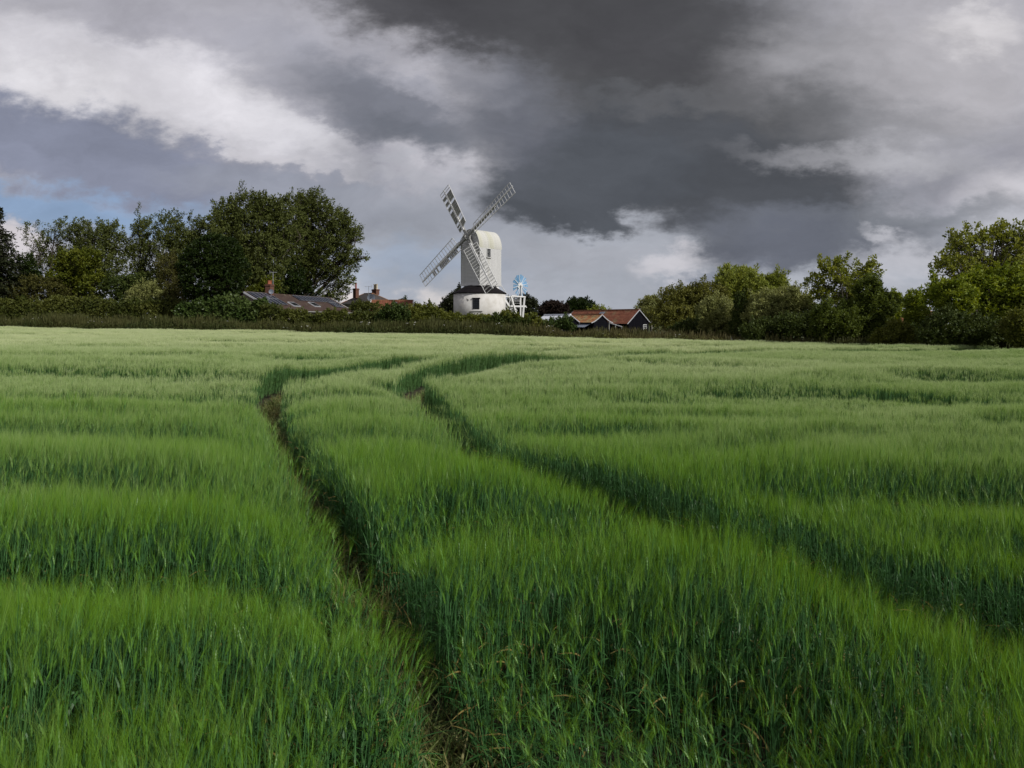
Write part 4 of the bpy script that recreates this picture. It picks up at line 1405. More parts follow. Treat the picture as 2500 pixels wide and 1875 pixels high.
def build_bungalow():
    a = P(595, 713, 92)
    zr = a.z
    b = Vector((-31.3, 118, zr))
    ax = Vector((b.x - a.x, b.y - a.y, 0))
    Ln = ax.length
    ax.normalize()
    pr = Vector((ax.y, -ax.x, 0))
    run, drop = 4.28, 2.35
    g = float(G(a.x, a.y)) - .1
    root = empty('bungalow', (a.x, a.y, g), math.atan2(ax.y, ax.x), 'brown tiled bungalow with solar panels behind the laurel hedge', 'house')
    # local frame: +X along the ridge away from the camera, -Y towards the right-hand eave
    zr -= g
    ze = zr - drop
    sl = Vector((0, -run, -drop)).normalized()
    sd2 = math.hypot(run, drop)
    mb = MB()
    mb.prism([(0.3, -run + .4, 0), (0.3, run - .4, 0), (0.3, run - .4, ze), (0.3, 0, zr - .12), (0.3, -run + .4, ze)], (Ln - .6, 0, 0))
    mb.build('wall', M['cream'], root)
    tiled_slope('roof', M['browntile'], (0, 0, zr), (1, 0, 0), sl, Ln, sd2 + .25, root, .33, .36, .018)
    tiled_slope('roof', M['browntile'], (0, 0, zr), (1, 0, 0), (0, run, -drop), Ln, sd2 + .25, root, .8, .8, .018)
    mb = MB()
    mb.beam((0, 0, zr + .06), (Ln, 0, zr + .06), .28, .14)
    mb.build('ridge_tile_row', M['browntile'], root)
    for x in (-.04, Ln + .04):
        mb = MB()
        mb.beam((x, 0, zr - .02), Vector((x, 0, zr - .02)) + sl * (sd2 + .25), .10, .22)
        mb.build('verge_board', M['lead'] if x < 0 else M['paint'], root)
    MB().beam((0, -run - .2, ze - .16), (Ln, -run - .2, ze - .16), .12, .12).build('gutter', M['greywood'], root)
    nrm = Vector((0, -drop, run)).normalized()
    rotm = Matrix((Vector((1, 0, 0)), sl, nrm)).transposed().to_3x3()

    pm = None

    def panel(s, t, w, h):
        nonlocal pm
        mb = MB()
        mb.box((0, 0, 0), (w - .03, h - .03, .045), mi=0)
        for k in range(1, 3):
            mb.box((-w / 2 + w * k / 3, 0, .0235), (.012, h - .06, .004), mi=1)
        for q in (-1, 1):
            mb.box((q * (w / 2 - .035), 0, .004), (.03, h - .025, .055), mi=1)
            mb.box((0, q * (h / 2 - .035), .005), (w - .09, .03, .056), mi=1)
        if pm is None:
            pm = mb.mesh('solar_panel', [M['solar'], M['alu']])
        p = link('solar_panel', pm, root)
        p.matrix_local = Matrix.Translation(Vector((s, 0, zr)) + sl * t + nrm * .17) @ rotm.to_4x4()
    for r_ in range(2):
        for c in range(5):
            panel(.85 + c * 1.14, 1.05 + r_ * 1.72, 1.10, 1.68)
    for c in range(11):
        panel(13.0 + c * 1.14, 1.05, 1.10, 1.68)
    for c in range(3):
        panel(13.0 + (8 + c) * 1.14, 1.05 + 1.72, 1.10, 1.68)
    for s, t, w, h in ((8.2, 3.3, 1.9, 1.3), (15.0, 3.0, 2.0, 1.4)):
        mb = MB()
        mb.box((0, 0, 0), (w, h, .14))
        f = mb.build('rooflight', M['lead'], root)
        f.matrix_local = Matrix.Translation(Vector((s, 0, zr)) + sl * t + nrm * .12) @ rotm.to_4x4()
        MB().box((0, 0, .075), (w - .25, h - .25, .012)).build('pane', M['glass'], f)
    chimney('chimney', root, (6.2, -.2, zr - .7), 1.0, .8, 2.0, M['brick'], [(-.22, 0), (.22, 0)], M['terracotta'], .55, .19)
    # front wing, lower and nearer
    mb = MB()
    w0 = Vector((-.5, .6, 0))
    mb.prism([(-2.6, -1.2, 0), (-2.6, 3.6, 0), (-2.6, 3.6, ze), (-2.6, 1.2, ze + 1.1), (-2.6, -1.2, ze)], (2.7, 0, 0))
    mb.build('front_wing', M['cream'], root)
    tiled_slope('wing_roof', M['browntile'], (-2.8, 1.2, ze + 1.15), (1, 0, 0), (0, -2.6, -1.2), 2.9, 2.9, root, .33, .36, .018)
    # aerial on the chimney
    p = root.matrix_basis
    base = Matrix.Translation(root.location) @ Matrix.Rotation(root.rotation_euler.z, 4, 'Z') @ Vector((6.9, -.35, zr - .3))
    aerial('television_aerial', 'tall pale television aerial mast beside the orange-potted chimney', base, 3.5, R(20))
    d = P(662, 712, 97)
    dish('satellite_dish', 'grey satellite dish at the foot of the tall aerial mast', d, .34)


def dish(name, label, c, r):
    o = empty(name, c, R(20), label, 'satellite dish')
    mb = MB()
    n = 20
    vs = [(0, .12 * r, 0)]
    for k, (rr, yy) in enumerate(((.5, .08), (1.0, -.08))):
        for i in range(n):
            t = 6.283 * i / n
            vs.append((r * rr * math.cos(t), yy * r, r * rr * math.sin(t)))
    fs = [(0, 1 + i, 1 + (i + 1) % n) for i in range(n)] + [(1 + i, 1 + n + i, 1 + n + (i + 1) % n, 1 + (i + 1) % n) for i in range(n)]
    vs2 = [(x, y + .02, z) for x, y, z in vs]
    mb.add(vs, fs)
    mb.add(vs2, [tuple(reversed(f)) for f in fs])
    mb.build('dish', M['greysheet'], o)
    mb = MB()
    mb.beam((0, 0, -r), (0, -r * .9, -r * .3), .03)
    mb.box((0, -r * .9, -r * .28), (.07, .1, .07))
    mb.build('feed_arm', M['alu'], o)
    MB().beam((0, .1, 0), (0, .12, -r * 1.6), .05).build('bracket', M['alu'], o)


def build_slate_house():
    c = P(905, 742, 130)
    g = float(G(c.x, c.y))
    ze, zr = c.z - g, P(905, 716, 130).z - g
    root = empty('slate_roofed_house', (c.x - .4, c.y, g), R(-38), 'cream walled house with hipped dark roof and two chimneys', 'house')
    hx, hy = 4.0, 3.7
    MB().box((0, 0, ze / 2), (2 * hx - .7, 2 * hy - .7, ze)).build('wall', M['cream'], root)
    rl = 1.2
    mb = MB()
    A = [(-hx, -hy, ze), (hx, -hy, ze), (hx, hy, ze), (-hx, hy, ze), (-rl, 0, zr), (rl, 0, zr)]
    mb.add(A, [(0, 1, 5, 4), (1, 2, 5), (2, 3, 4, 5), (3, 0, 4), (3, 2, 1, 0)])
    mb.build('roof', M['slate'], root)
    for k, (i, j) in enumerate(((0, 4), (1, 5), (2, 5), (3, 4), (4, 5))):
        a, b = Vector(A[i]), Vector(A[j])
        MB().beam(a, b, .26, .12).build('hip_tile_row', M['ridge'], root)
    mb = MB()
    for q in (-1, 1):
        mb.beam((-hx - .04, q * (hy + .05), ze - .08), (hx + .04, q * (hy + .05), ze - .08), .1, .14)
        mb.beam((q * (hx + .05), -hy, ze - .08), (q * (hx + .05), hy, ze - .08), .1, .14)
    mb.build('gutter', M['greywood'], root)
    for z in (1.6, 4.1):
        f = MB().box((-hx + .33, 0.4, z), (.08, 1.1, 1.2)).build('window', M['paint'], root)
        MB().box((-hx + .28, 0.4, z), (.03, .95, 1.05)).build('pane', M['glass'], f)
    inv = Matrix.Rotation(R(38), 3, 'Z')

    def loc(px, py, d):
        p = P(px, py, d) - root.location
        return inv @ p
    p1 = loc(869, 728, 129)
    chimney('chimney', root, p1, .85, .75, 1.75, M['brick'], [(0, 0)], M['redpot'], 1.0, .17)
    p2 = loc(917, 720, 131)
    chimney('chimney', root, p2, 1.25, .8, 1.0, M['brick'], [(-.32, 0), (0.05, 0.05), (.36, 0)], M['creampot'], 1.0, .17)
    aerial('television_aerial', 'many-rodded television aerial on the hipped dark roof between its chimneys', P(900, 722, 126), 1.75, R(160), 8, 1.3)
    dish('satellite_dish', 'grey satellite dish at the left end of the red pantiled ridge', P(906, 727, 106), .6)


def gable_shed(name, label, cat, apexpx, d, ang, half, rise, length, wall_h, roofmat, wallmat, sweep=0.0, boards=True, tile=(.26, .32, .035), verge=True, back_x=0):
    """gable end towards camera-right: local -Y is the gable normal, ridge runs along +Y, built from the apex"""
    ap = P(*apexpx, d)
    g = float(G(ap.x, ap.y)) - .05
    root = empty(name, (ap.x, ap.y, g), ang, label, cat)
    zr = ap.z - g
    ze = zr - rise
    th = math.hypot(half, rise)
    mb = MB()
    mb.prism([(-half + .12, .14, 0), (half - .12, .14, 0), (half - .12, .14, ze), (0, .14, zr - .08), (-half + .12, .14, ze)], (0, length - .3, 0))
    mb.build('wall', wallmat, root)
    for sgn in (-1, 1):
        tiled_slope('roof', roofmat, (0, 0, zr), (0, 1, 0), (sgn * half, 0, -rise), length, th + .22, root, tile[0], tile[1], tile[2], sweep)
    MB().beam((0, 0, zr + .09), (0, length, zr + .09), .24, .14).build('ridge_tile_row', M['ridge'] if roofmat in (M['pantile'], M['mosstile']) else roofmat, root)
    if verge:
        for sgn in (-1, 1):
            n = 7
            dn = Vector((sgn * half, 0, -rise)).normalized()
            nr = Vector((sgn * rise, 0, half)).normalized()
            for yv in (-.03, length + .03):
                mb = MB()
                for k in range(n):
                    q = [Vector((0, yv, zr)) + dn * (t * (th + .22)) + nr * (sweep * t ** 3 + .02) for t in (k / n, (k + 1) / n)]
                    mb.beam(q[0], q[1] + dn * .01, .05, .10, up=nr)
                mb.build('bargeboard', M['lead'], root)
    if boards:
        z = .06
        me = {}
        while z < zr - .3:
            hw = (half - .13) if z < ze else (half - .13) * (zr - .1 - z) / (rise - .05)
            if hw < .12:
                break
            mb = MB()
            mb.box((0, 0, 0), (2 * hw, .03, .24), Matrix.Rotation(R(-5), 3, 'X'))
            bd = mb.build('weatherboard', wallmat, root)
            bd.location = (0, .115, z + .1)
            z += .22
        z = .06
        while z < ze - .12:
            mb = MB()
            mb.box((0, 0, 0), (.03, length - .35, .24), Matrix.Rotation(R(5), 3, 'Y'))
            bd = mb.build('weatherboard', wallmat, root)
            bd.location = (-half + .10, length / 2, z + .1)
            z += .22
    return root, zr, ze


def build_barns():
    A = R(36)
    root, zr, ze = gable_shed('barn', 'long black boarded barn with orange pantiled roof and white bargeboards', 'barn', (1561, 757), 86, A, 1.95, 1.62, 12.5, 1.9, M['pantile'], M['blackwood'])
    # window in the gable, low right
    f = MB().box((0, 0, 0), (.62, .08, .72)).build('window', M['paint'], root)
    f.location = (1.05, .06, ze - .55)
    for i in range(3):
        for j in range(3):
            MB().box((-.19 + .19 * i, -.045, -.22 + .22 * j), (.15, .02, .18)).build('pane', M['glass'], f)
    # rooflight gap of old glass in the tiles
    s = Vector((-1.95, 0, -1.62)).normalized()
    mb = MB()
    n = Vector((-1.62, 0, 1.95)).normalized()
    rm = Matrix((Vector((0, 1, 0)), s, n)).transposed()
    mb.box((0, 0, 0), (.9, 1.1, .04), rm)
    gl = mb.build('rooflight', M['greysheet'], root)
    gl.location = Vector((0, 6.2, zr)) + s * .95 + n * .12
    root2, zr2, ze2 = gable_shed('low_shed', 'low black shed with mossy orange tiles and swept eaves before the long barn', 'shed', (1470, 769), 80, A, 1.35, 1.02, 6.0, 1.4, M['mosstile'], M['blackwood'], sweep=.28)
    # lean-to of grey sheeting on its left
    mb = MB()
    e = Vector((-1.55, .3, ze2 - .05))
    for k in range(16):
        y0 = .3 + k * .34
        a0, b0 = Vector((-1.42, y0, ze2 + .02)), Vector((-2.55, y0, ze2 - .42))
        mb.add([a0, b0, b0 + Vector((0, .17, .035)), a0 + Vector((0, .17, .035)), b0 + Vector((0, .34, 0)), a0 + Vector((0, .34, 0))], [(0, 1, 2, 3), (3, 2, 4, 5)])
    mb.build('lean_to_roof', M['greysheet'], root2)
    mb = MB()
    for y in (.4, 2.6, 5.2):
        mb.beam((-2.45, y, 0), (-2.45, y, ze2 - .42), .1)
    mb.build('lean_to_post', M['blackwood'], root2)
    MB().box((-2.0, 5.6, (ze2 - .4) / 2), (1.1, .08, ze2 - .4)).build('lean_to_wall', M['blackwood'], root2)
    # white roofed shed
    root3, zr3, ze3 = gable_shed('open_shed', 'open-fronted shed with white sheet roof left of the mossy tiled shed', 'shed', (1393, 769.5), 80, R(33), 1.25, .80, 5.2, 1.3, M['sheet'], M['blackwood'], boards=False, tile=(.3, 1.2, .02))
    mb = MB()
    mb.beam((1.3, -.05, 0), (1.3, -.05, ze3 - .1), .07)
    mb.build('post', M['paint'], root3)
    mb = MB()
    mb.beam((-1.3, -.05, 0), (-1.3, -.05, ze3 - .1), .07)
    mb.build('post', M['paint'], root3)
    # rail fence
    a, b = P(1487, 788, 79), P(1519, 798, 77)
    root4 = empty('rail_fence', (a.x, a.y, float(G(a.x, a.y))), 0, 'sloping white rail between the low shed and the long barn', 'fence')
    o = root4.location
    mb = MB()
    mb.beam(a - o, b - o, .06, .09)
    mb.build('rail', M['paint'], root4)
    for t in (0.02, .5, .98):
        q = a.lerp(b, t) - o
        MB().beam((q.x, q.y + .06, -.05), (q.x, q.y + .06, q.z + .03), .08).build('post', M['greywood'], root4)
    # pole
    p0, p1 = P(1591, 803, 84), P(1592.5, 760, 84)
    g = float(G(p0.x, p0.y))
    root5 = empty('timber_pole', (p0.x, p0.y, g), 0, 'thin weathered pole standing right of the barn gable', 'pole')
    MB().lathe([(.09, 0), (.075, p1.z - g - .05), (.05, p1.z - g)], 10).build('shaft', M['grating'], root5)
    MB().box((.12, 0, p1.z - g - .75), (.2, .1, .12)).build('bracket', M['paint'], root5)
    # red roofed house glimpsed in the gap
    gable_house()


def gable_house():
    c = P(2212, 762, 75)
    g = float(G(c.x, c.y)) - .05
    root = empty('red_roofed_house', (c.x, c.y, g), 0, 'house with red tiled roof glimpsed through the gap between bushes', 'house')
    zr = c.z - g
    mb = MB()
    mb.prism([(-3, -2.4, 0), (-3, 2.4, 0), (-3, 2.4, zr - 2), (-3, 0, zr - .1), (-3, -2.4, zr - 2)], (6, 0, 0))
    mb.build('wall', M['brick'], root)
    tiled_slope('roof', M['pantile'], (-3.2, 0, zr), (1, 0, 0), (0, -2.7, -2.2), 6.4, 3.5, root, .28, .32, .02)
    tiled_slope('roof', M['pantile'], (-3.2, 0, zr), (1, 0, 0), (0, 2.7, -2.2), 6.4, 3.5, root, .8, .8, .02)
    MB().beam((-3.2, 0, zr + .08), (3.2, 0, zr + .08), .25, .14).build('ridge_tile_row', M['ridge'], root)


def build_outbuilding():
    a, b = P(907, 734, 102), P(1008, 736, 102)
    g = float(G(a.x, a.y)) - .05
    root = empty('pantiled_outbuilding', (a.x, a.y, g), R(4), 'low outbuilding with bright red pantiled roof and white verges', 'outbuilding')
    Ln = (b - a).length
    zr = a.z - g
    run, drop = 2.6, 1.9
    mb = MB()
    mb.prism([(.15, -run + .2, 0), (.15, run - .2, 0), (.15, run - .2, zr - drop), (.15, 0, zr - .1), (.15, -run + .2, zr - drop)], (Ln - .3, 0, 0))
    mb.build('wall', M['brick'], root)
    sl = Vector((0, -run, -drop)).normalized()
    th = math.hypot(run, drop)
    tiled_slope('roof', M['pantile'], (0, 0, zr), (1, 0, 0), sl, Ln, th + .2, root, .27, .33, .05)
    tiled_slope('roof', M['pantile'], (0, 0, zr), (1, 0, 0), (0, run, -drop), Ln, th + .2, root, .6, .6, .03)
    MB().beam((0, 0, zr + .09), (Ln, 0, zr + .09), .24, .14).build('ridge_tile_row', M['ridge'], root)
    for x in (-.06, Ln + .06):
        mb = MB()
        mb.beam(Vector((x, 0, zr + .05)), Vector((x, 0, zr + .05)) + sl * (th + .25), .14, .24)
        mb.beam(Vector((x, 0, zr + .05)), Vector((x, 0, zr + .05)) + Vector((0, run, -drop)).normalized() * (th + .25), .14, .24)
        mb.build('verge_board', M['paint'], root)
    n = Vector((0, -drop, run)).normalized()
    rm = Matrix((Vector((1, 0, 0)), sl, n)).transposed()
    mb = MB()
    mb.box((0, 0, 0), (.6, .7, .1), rm)
    f = mb.build('rooflight', M['lead'], root)
    f.location = Vector((3.55, 0, zr)) + sl * .95 + n * .12
    mb = MB()
    mb.box(n * .055, (.45, .55, .015), rm)
    mb.build('pane', M['glass'], f)
    # scrap of brown roof seen far left over the hedge
    c = P(440, 735, 108)
    g = float(G(c.x, c.y)) - .05
    r2 = empty('low_brown_house', (c.x, c.y, g), R(8), 'low brown roof with white eaves just showing above the hedge', 'house')
    z2 = c.z - g
    MB().box((0, 0, (z2 - 1) / 2), (5.4, 3.4, z2 - 1)).build('wall', M['cream'], r2)
    mb = MB()
    A = [(-3, -2, z2 - .95), (3, -2, z2 - .95), (3, 2, z2 - .95), (-3, 2, z2 - .95), (-1.2, 0, z2), (1.2, 0, z2)]
    mb.add(A, [(0, 1, 5, 4), (1, 2, 5), (2, 3, 4, 5), (3, 0, 4), (3, 2, 1, 0)])
    mb.build('roof', M['browntile'], r2)
    mb = MB()
    mb.beam((-3.0, -2.06, z2 - 1.02), (3.0, -2.06, z2 - 1.02), .08, .2)
    mb.build('fascia', M['paint'], r2)


build_bungalow()
build_slate_house()
build_outbuilding()
build_barns()

# ------------------------------------------------------------------ the mill
def build_mill():
    T = R(41)
    c = P(1171, 716.5, 95)
    g = float(G(c.x, 95)) - .05
    root = empty('windmill', (c.x, 95, g), -T, 'white boarded post mill with four shuttered sails on a round white base', 'windmill')
    Z = lambda zoomy, d=95: CAMZ + (HY - (430 + zoomy / 4.485)) / F * d - g      # row in a 4.485x crop -> height above the base
    zE = Z(1288)
    rR = 3.62
    # roundhouse
    mb = MB()
    mb.lathe([(rR, 0), (rR, zE)], 48)
    w = mb.build('roundhouse_wall', M['render'], root)
    for p in w.data.polygons:
        p.use_smooth = len(p.vertices) == 4
    mb = MB()
    mb.lathe([(rR + .13, zE - .03), (rR + .15, zE + .05), (1.55, zE + 1.32), (1.2, zE + 1.34)], 48)
    mb.build('roundhouse_roof', M['tar'], root)

    def on_wall(ang_world, z, r):
        a = ang_world + T
        return Vector((r * math.cos(a), r * math.sin(a), z)), a
    # window in the roundhouse wall, facing the camera slightly left
    xw = -.29
    aw = math.atan2(-math.sqrt(rR * rR - xw * xw), xw)
    p, a = on_wall(aw, Z(1405), rR)
    rm = Matrix.Rotation(a + math.pi / 2, 3, 'Z')
    f = MB().box((0, 0, 0), (.86, .10, 1.36), rm).build('roundhouse_window', M['blackwood'], root)
    f.location = p
    for i in range(3):
        for j in range(4):
            MB().box(rm @ Vector((-.26 + .26 * i, -.052, -.46 + .31 * j)), (.22, .02, .26), rm).build('pane', M['glass'], f)
    l = MB().box((0, 0, 0), (1.08, .16, .12), rm).build('lintel', M['blackwood'], root)
    l.location = p + Vector((0, 0, .75))
    s_ = MB().box((0, 0, 0), (1.7, .2, .07), rm).build('sill', M['greywood'], root)
    s_.location = p + Vector((0, 0, -.98))
    p2, a2 = on_wall(math.atan2(-3.3, -1.45), Z(1358), rR + .02)
    mb = MB()
    mb.beam((-.16, 0, .1), (.2, 0, -.1), .05)
    ir = mb.build('wall_tie', M['grating'], root)
    ir.location = p2
    ir.rotation_euler = (0, 0, a2 + math.pi / 2)
    # door round the side
    p3, a3 = on_wall(R(-8), 1.0, rR)
    dr = MB().box((0, 0, 0), (1.0, .12, 2.0), Matrix.Rotation(a3 + math.pi / 2, 3, 'Z')).build('door', M['greywood'], root)
    dr.location = p3
    hd = MB().box(Matrix.Rotation(a3 + math.pi / 2, 3, 'Z') @ Vector((.35, -.09, 0)), (.06, .08, .16)).build('handle', M['tar'], dr)

    # buck (body): local -Y is the breast with the sails
    W, L = 3.55, 4.35
    y0, y1 = -L / 2 + .35, L / 2 + .35
    zb, ze, zt = Z(1203), Z(800), Z(598)
    w2 = W / 2

    def arch(t):
        """t 0..1 from right eave over the ridge to the left eave"""
        a = math.pi * t
        ex = 2 / 2.05
        cx, sx = math.cos(a), math.sin(a)
        return math.copysign(abs(cx) ** ex, cx) * w2, ze + abs(sx) ** ex * (zt - ze)
    prof = [(w2, zb)] + [arch(k / 24) for k in range(25)] + [(-w2, zb)]
    k_in = .97
    mb = MB()
    mb.prism([(x * k_in, y0 + .05, ze + (z - ze) * .975 if z > ze else z) for x, z in prof], (0, L - .1, 0))
    mb.build('body', M['board'], root)
    exposure = .19
    fr = MB()

    def halfwidth(z):
        if z <= ze:
            return w2
        t = min(1, (z - ze) / (zt - ze))
        return w2 * (1 - t ** 2.05) ** (1 / 2.05)
    z = zb - .02
    i = 0
    bcache = {}
    while z < zt - .12:
        hw = halfwidth(z + exposure * .8) - .01
        if hw < .15:
            break
        flare = .07 * max(0, 1 - (z - zb) / .35)
        jit = random.uniform(-.004, .004)
        b = MB().box((0, 0, 0), (2 * hw, .028, exposure + .03), Matrix.Rotation(R(-14), 3, 'X')).build('weatherboard', M['board'], root)
        b.location = (0, y0 + .025 - flare + jit, z + exposure / 2)
        z += exposure
    for sgn in (1, -1):
        z = zb - .02
        while z < ze - .02:
            key = sgn
            if key not in bcache:
                bcache[key] = MB().box((0, 0, 0), (.028, L + .02, exposure + .03), Matrix.Rotation(R(14 * sgn), 3, 'Y')).mesh('weatherboard', M['board'])
            flare = .07 * max(0, 1 - (z - zb) / .35)
            b = link('weatherboard', bcache[key], root)
            b.location = (sgn * (w2 - .028 + flare + random.uniform(-.004, .004)), (y0 + y1) / 2, z + exposure / 2)
            z += exposure
    # rear wall boards
    z = zb - .02
    while z < zt - .12:
        hw = halfwidth(z + exposure * .8) - .01
        if hw < .15:
            break
        b = MB().box((0, 0, 0), (2 * hw, .028, exposure + .03), Matrix.Rotation(R(7), 3, 'X')).build('weatherboard', M['board'], root)
        b.location = (0, y1 - .025, z + exposure / 2)
        z += exposure
    # roof boards over the arch
    nb = 30
    for k in range(nb):
        x1, z1 = arch(k / nb)
        x2, z2 = arch((k + 1) / nb)
        dv = Vector((x2 - x1, 0, z2 - z1))
        if dv.length < 1e-4:
            continue
        m = Vector(((x1 + x2) / 2, (y0 + y1) / 2, (z1 + z2) / 2))
        nr = Vector((dv.z, 0, -dv.x)).normalized()
        if nr.dot(Vector((m.x, 0, m.z - ze + .3))) < 0:
            nr = -nr
        tilt = 1 if k < nb / 2 else -1
        ang = math.atan2(dv.z, dv.x)
        ov = .03
        for q, (ya, yb) in enumerate(((y0 - .06, y0 + L * .40), (y0 + L * .40 + .012, y1 + .05))):
            b = MB().box((0, 0, 0), (dv.length + ov, yb - ya, .024), Matrix.Rotation(-ang + R(6) * tilt, 3, 'Y')).build('roof_board', M['roofboard'], root)
            b.location = m + nr * (.012 + .006 * q + random.uniform(-.003, .003)) + Vector((0, (ya + yb) / 2 - (y0 + y1) / 2, 0))
    for ya in (y0 - .09, y1 + .06):
        mb = MB()
        for k in range(24):
            x1, z1 = arch(k / 24)
            x2, z2 = arch((k + 1) / 24)
            mb.beam((x1 * 1.01, ya, z1 + .01), (x2 * 1.01, ya, z2 + .01), .05, .07, up=(0, 1, 0))
        mb.build('verge_trim', M['roofboard'], root)
    # corner posts of the breast
    for sgn in (-1, 1):
        MB().beam((sgn * (w2 + .012), y0 - .005, zb - .02), (sgn * (w2 + .012), y0 - .005, ze), .07).build('corner_board', M['board'], root)
    # side window
    yw = y0 + L * .40
    zw = Z(850)
    f = MB().box((0, 0, 0), (.09, .74, 1.24)).build('window', M['paint'], root)
    f.location = (w2 + .03, yw, zw)
    for i in range(4):
        for j in range(6):
            MB().box((.047, -.252 + .168 * i, -.475 + .19 * j), (.02, .148, .172)).build('pane', M['glass'], f)
    MB().box((w2 + .06, yw, zw - .68), (.16, .9, .06)).build('sill', M['greywood'], root)

    # windshaft and hub; sails turn in a plane tilted back
    hubz = Z(668)
    tau = R(11)
    n_out = Vector((0, -math.cos(tau), math.sin(tau)))           # outwards, tilted up
    upv = Vector((0, math.sin(tau), math.cos(tau)))
    rt = Vector((1, 0, 0))
    hub = Vector((0, y0 - .62, hubz - .2))
    MB().beam(hub - n_out * 1.4, hub + n_out * .25, .42, .42).build('windshaft', M['grating'], root)
    mb = MB()
    mb.beam(hub - n_out * .28, hub + n_out * .28, .80, .80)
    mb.beam(hub + n_out * .28, hub + n_out * .55, .22, .22)
    mb.build('canister', M['greywood'], root)
    # striking gear: thin spider cranks in front of the hub
    mb = MB()
    cn = hub + n_out * .72
    for k in range(4):
        a = R(45 + 90 * k)
        dd = rt * math.cos(a) + upv * math.sin(a)
        mb.beam(cn, cn + dd * .75 - n_out * .1, .05)
        mb.beam(cn + dd * .75 - n_out * .1, cn + dd * 1.3 - n_out * .35, .04)
    mb.build('striking_gear', M['greywood'], root)

    Rs = 9.65
    a0 = R(50.5)
    rnd = random.Random(5)
    # which shutter bays still hold shutters, inner to outer, for each sail: (narrow side, wide side)
    fills = {0: ('', ''), 1: ('1,2,3,5,6,8,10,12,13', '1,2,3,4,5,6,8,10,12,14'), 2: ('2,3,4,5,6,7,8,10,11', ''), 3: ('1,2,4,5,6,7,9,11,13', '1,2,5,6,7,8,9,11,12,13')}
    nbay = 15
    for sidx in range(4):
        a = a0 + sidx * math.pi / 2          # from up, clockwise as seen from the front... (sail 0 up right)
        e = upv * math.cos(a) + rt * math.sin(a)              # along the sail
        s = rt * math.cos(a) - upv * math.sin(a)              # across, clockwise side
        if sidx == 0:
            pass
        depth = n_out * (.12 if sidx % 2 == 0 else -.12)
        o = hub + depth
        sail = MB()
        sail.beam(o + e * .1, o + e * Rs * .62, .40, .30, up=n_out, w2=.28)
        sailo = sail.build('sail', M['greywood'], root)
        wp = MB()
        wo = o + n_out * .20
        wp.beam(wo + e * 1.3, wo + e * Rs, .25, .18, up=n_out, w2=.16)
        wp.build('whip', M['sailwood'], sailo)
        rr0, rr1 = 1.75, Rs - .12
        nar, wid = .88, 1.24

        def cross(r):
            f_ = (r - rr0) / (rr1 - rr0)
            wa = R(20 - 15 * f_)                    # weather: the frame twists along the sail
            return (s * math.cos(wa) + n_out * math.sin(wa)).normalized()
        bars = [rr0 + (rr1 - rr0) * k / nbay for k in range(nbay + 1)]
        for r_ in bars:
            cdir = cross(r_)
            q = wo + e * r_
            MB().beam(q - cdir * nar, q + cdir * wid, .065, .06, up=e).build('sail_bar', M['sailwood'], sailo)
        for side, wdt in ((-1, nar), (1, wid)):
            mb = MB()
            for k in range(nbay):
                mb.beam(wo + e * bars[k] + cross(bars[k]) * side * wdt, wo + e * bars[k + 1] + cross(bars[k + 1]) * side * wdt, .065, .07, up=n_out)
            mb.build('hemlath', M['sailwood'], sailo)
            fill = fills[sidx][0 if side < 0 else 1]
            fill = [int(v) for v in fill.split(',')] if fill else []
            for k in fill:
                bay = bars[k] - bars[k - 1]
                for h_ in range(2):
                    if rnd.random() < .08:
                        continue
                    r_ = bars[k - 1] + bay * (.28 + .46 * h_)
                    cdir = cross(r_)
                    nn = cdir.cross(e).normalized()
                    if nn.dot(n_out) < 0:
                        nn = -nn
                    opn = R(rnd.uniform(46, 60))
                    ch = (e * math.cos(opn) + nn * math.sin(opn)).normalized()
                    q = wo + e * r_ + cdir * side * (wdt * .5 + .05)
                    MB().beam(q - cdir * (wdt * .42), q + cdir * (wdt * .42), .205, .02, up=ch.cross(cdir)).build('shutter', M['shutter'], sailo)
        # uplong control rod
        mb = MB()
        mb.beam(wo + e * 1.2 + s * .12 + n_out * .1, wo + e * (Rs - .4) + s * .12 + n_out * .1, .03)
        mb.build('control_rod', M['sailwood'], sailo)

    # tail ladder and fan carriage behind (local +Y)
    yr = y1
    mb = MB()
    top, bot = Vector((0, yr + .05, zb + .15)), Vector((0, yr + 5.6, .15))
    for sgn in (-1, 1):
        MB().beam(top + Vector((sgn * .75, 0, 0)), bot + Vector((sgn * .75, 0, 0)), .14, .30).build('stringer', M['paint'], root)
    tr = None
    for k in range(18):
        q = top.lerp(bot, (k + .5) / 18)
        if tr is None:
            tr = MB().box((0, 0, 0), (1.36, .26, .05)).mesh('tread', M['paint'])
        t_ = link('tread', tr, root)
        t_.location = q
    for sgn in (-1, 1):
        MB().beam((sgn * .78, yr + .1, zb + 1.25), (sgn * .78, yr + 4.6, 2.4), .06).build('handrail', M['paint'], root)
    y_f = 8.55
    zf = Z(1200, 101.3)
    ztop = Z(1322, 101)
    zmid = Z(1428, 101)
    for sgn in (-1, 1):
        x = sgn * 1.15
        x2 = sgn * 1.0
        MB().beam((x, yr + 2.9, ztop + .05), (x2, y_f + .1, ztop), .16, .17).build('top_rail', M['paint'], root)
        MB().beam((x, yr + 2.6, zmid), (x2, y_f + .25, zmid + .05), .16, .18).build('lower_rail', M['paint'], root)
        MB().beam((x * 1.05, yr + 2.7, ztop), (x * 1.05, yr + 4.6, .2), .22, .24).build('carriage_leg', M['paint'], root)
        MB().beam((x2, y_f - .9, ztop), (x * 1.2, y_f - 1.35, .2), .2, .2).build('carriage_leg', M['paint'], root)
        MB().beam((x2, y_f, ztop + .02), (x * 1.25, y_f - 1.1, .2), .2, .22).build('carriage_leg', M['paint'], root)
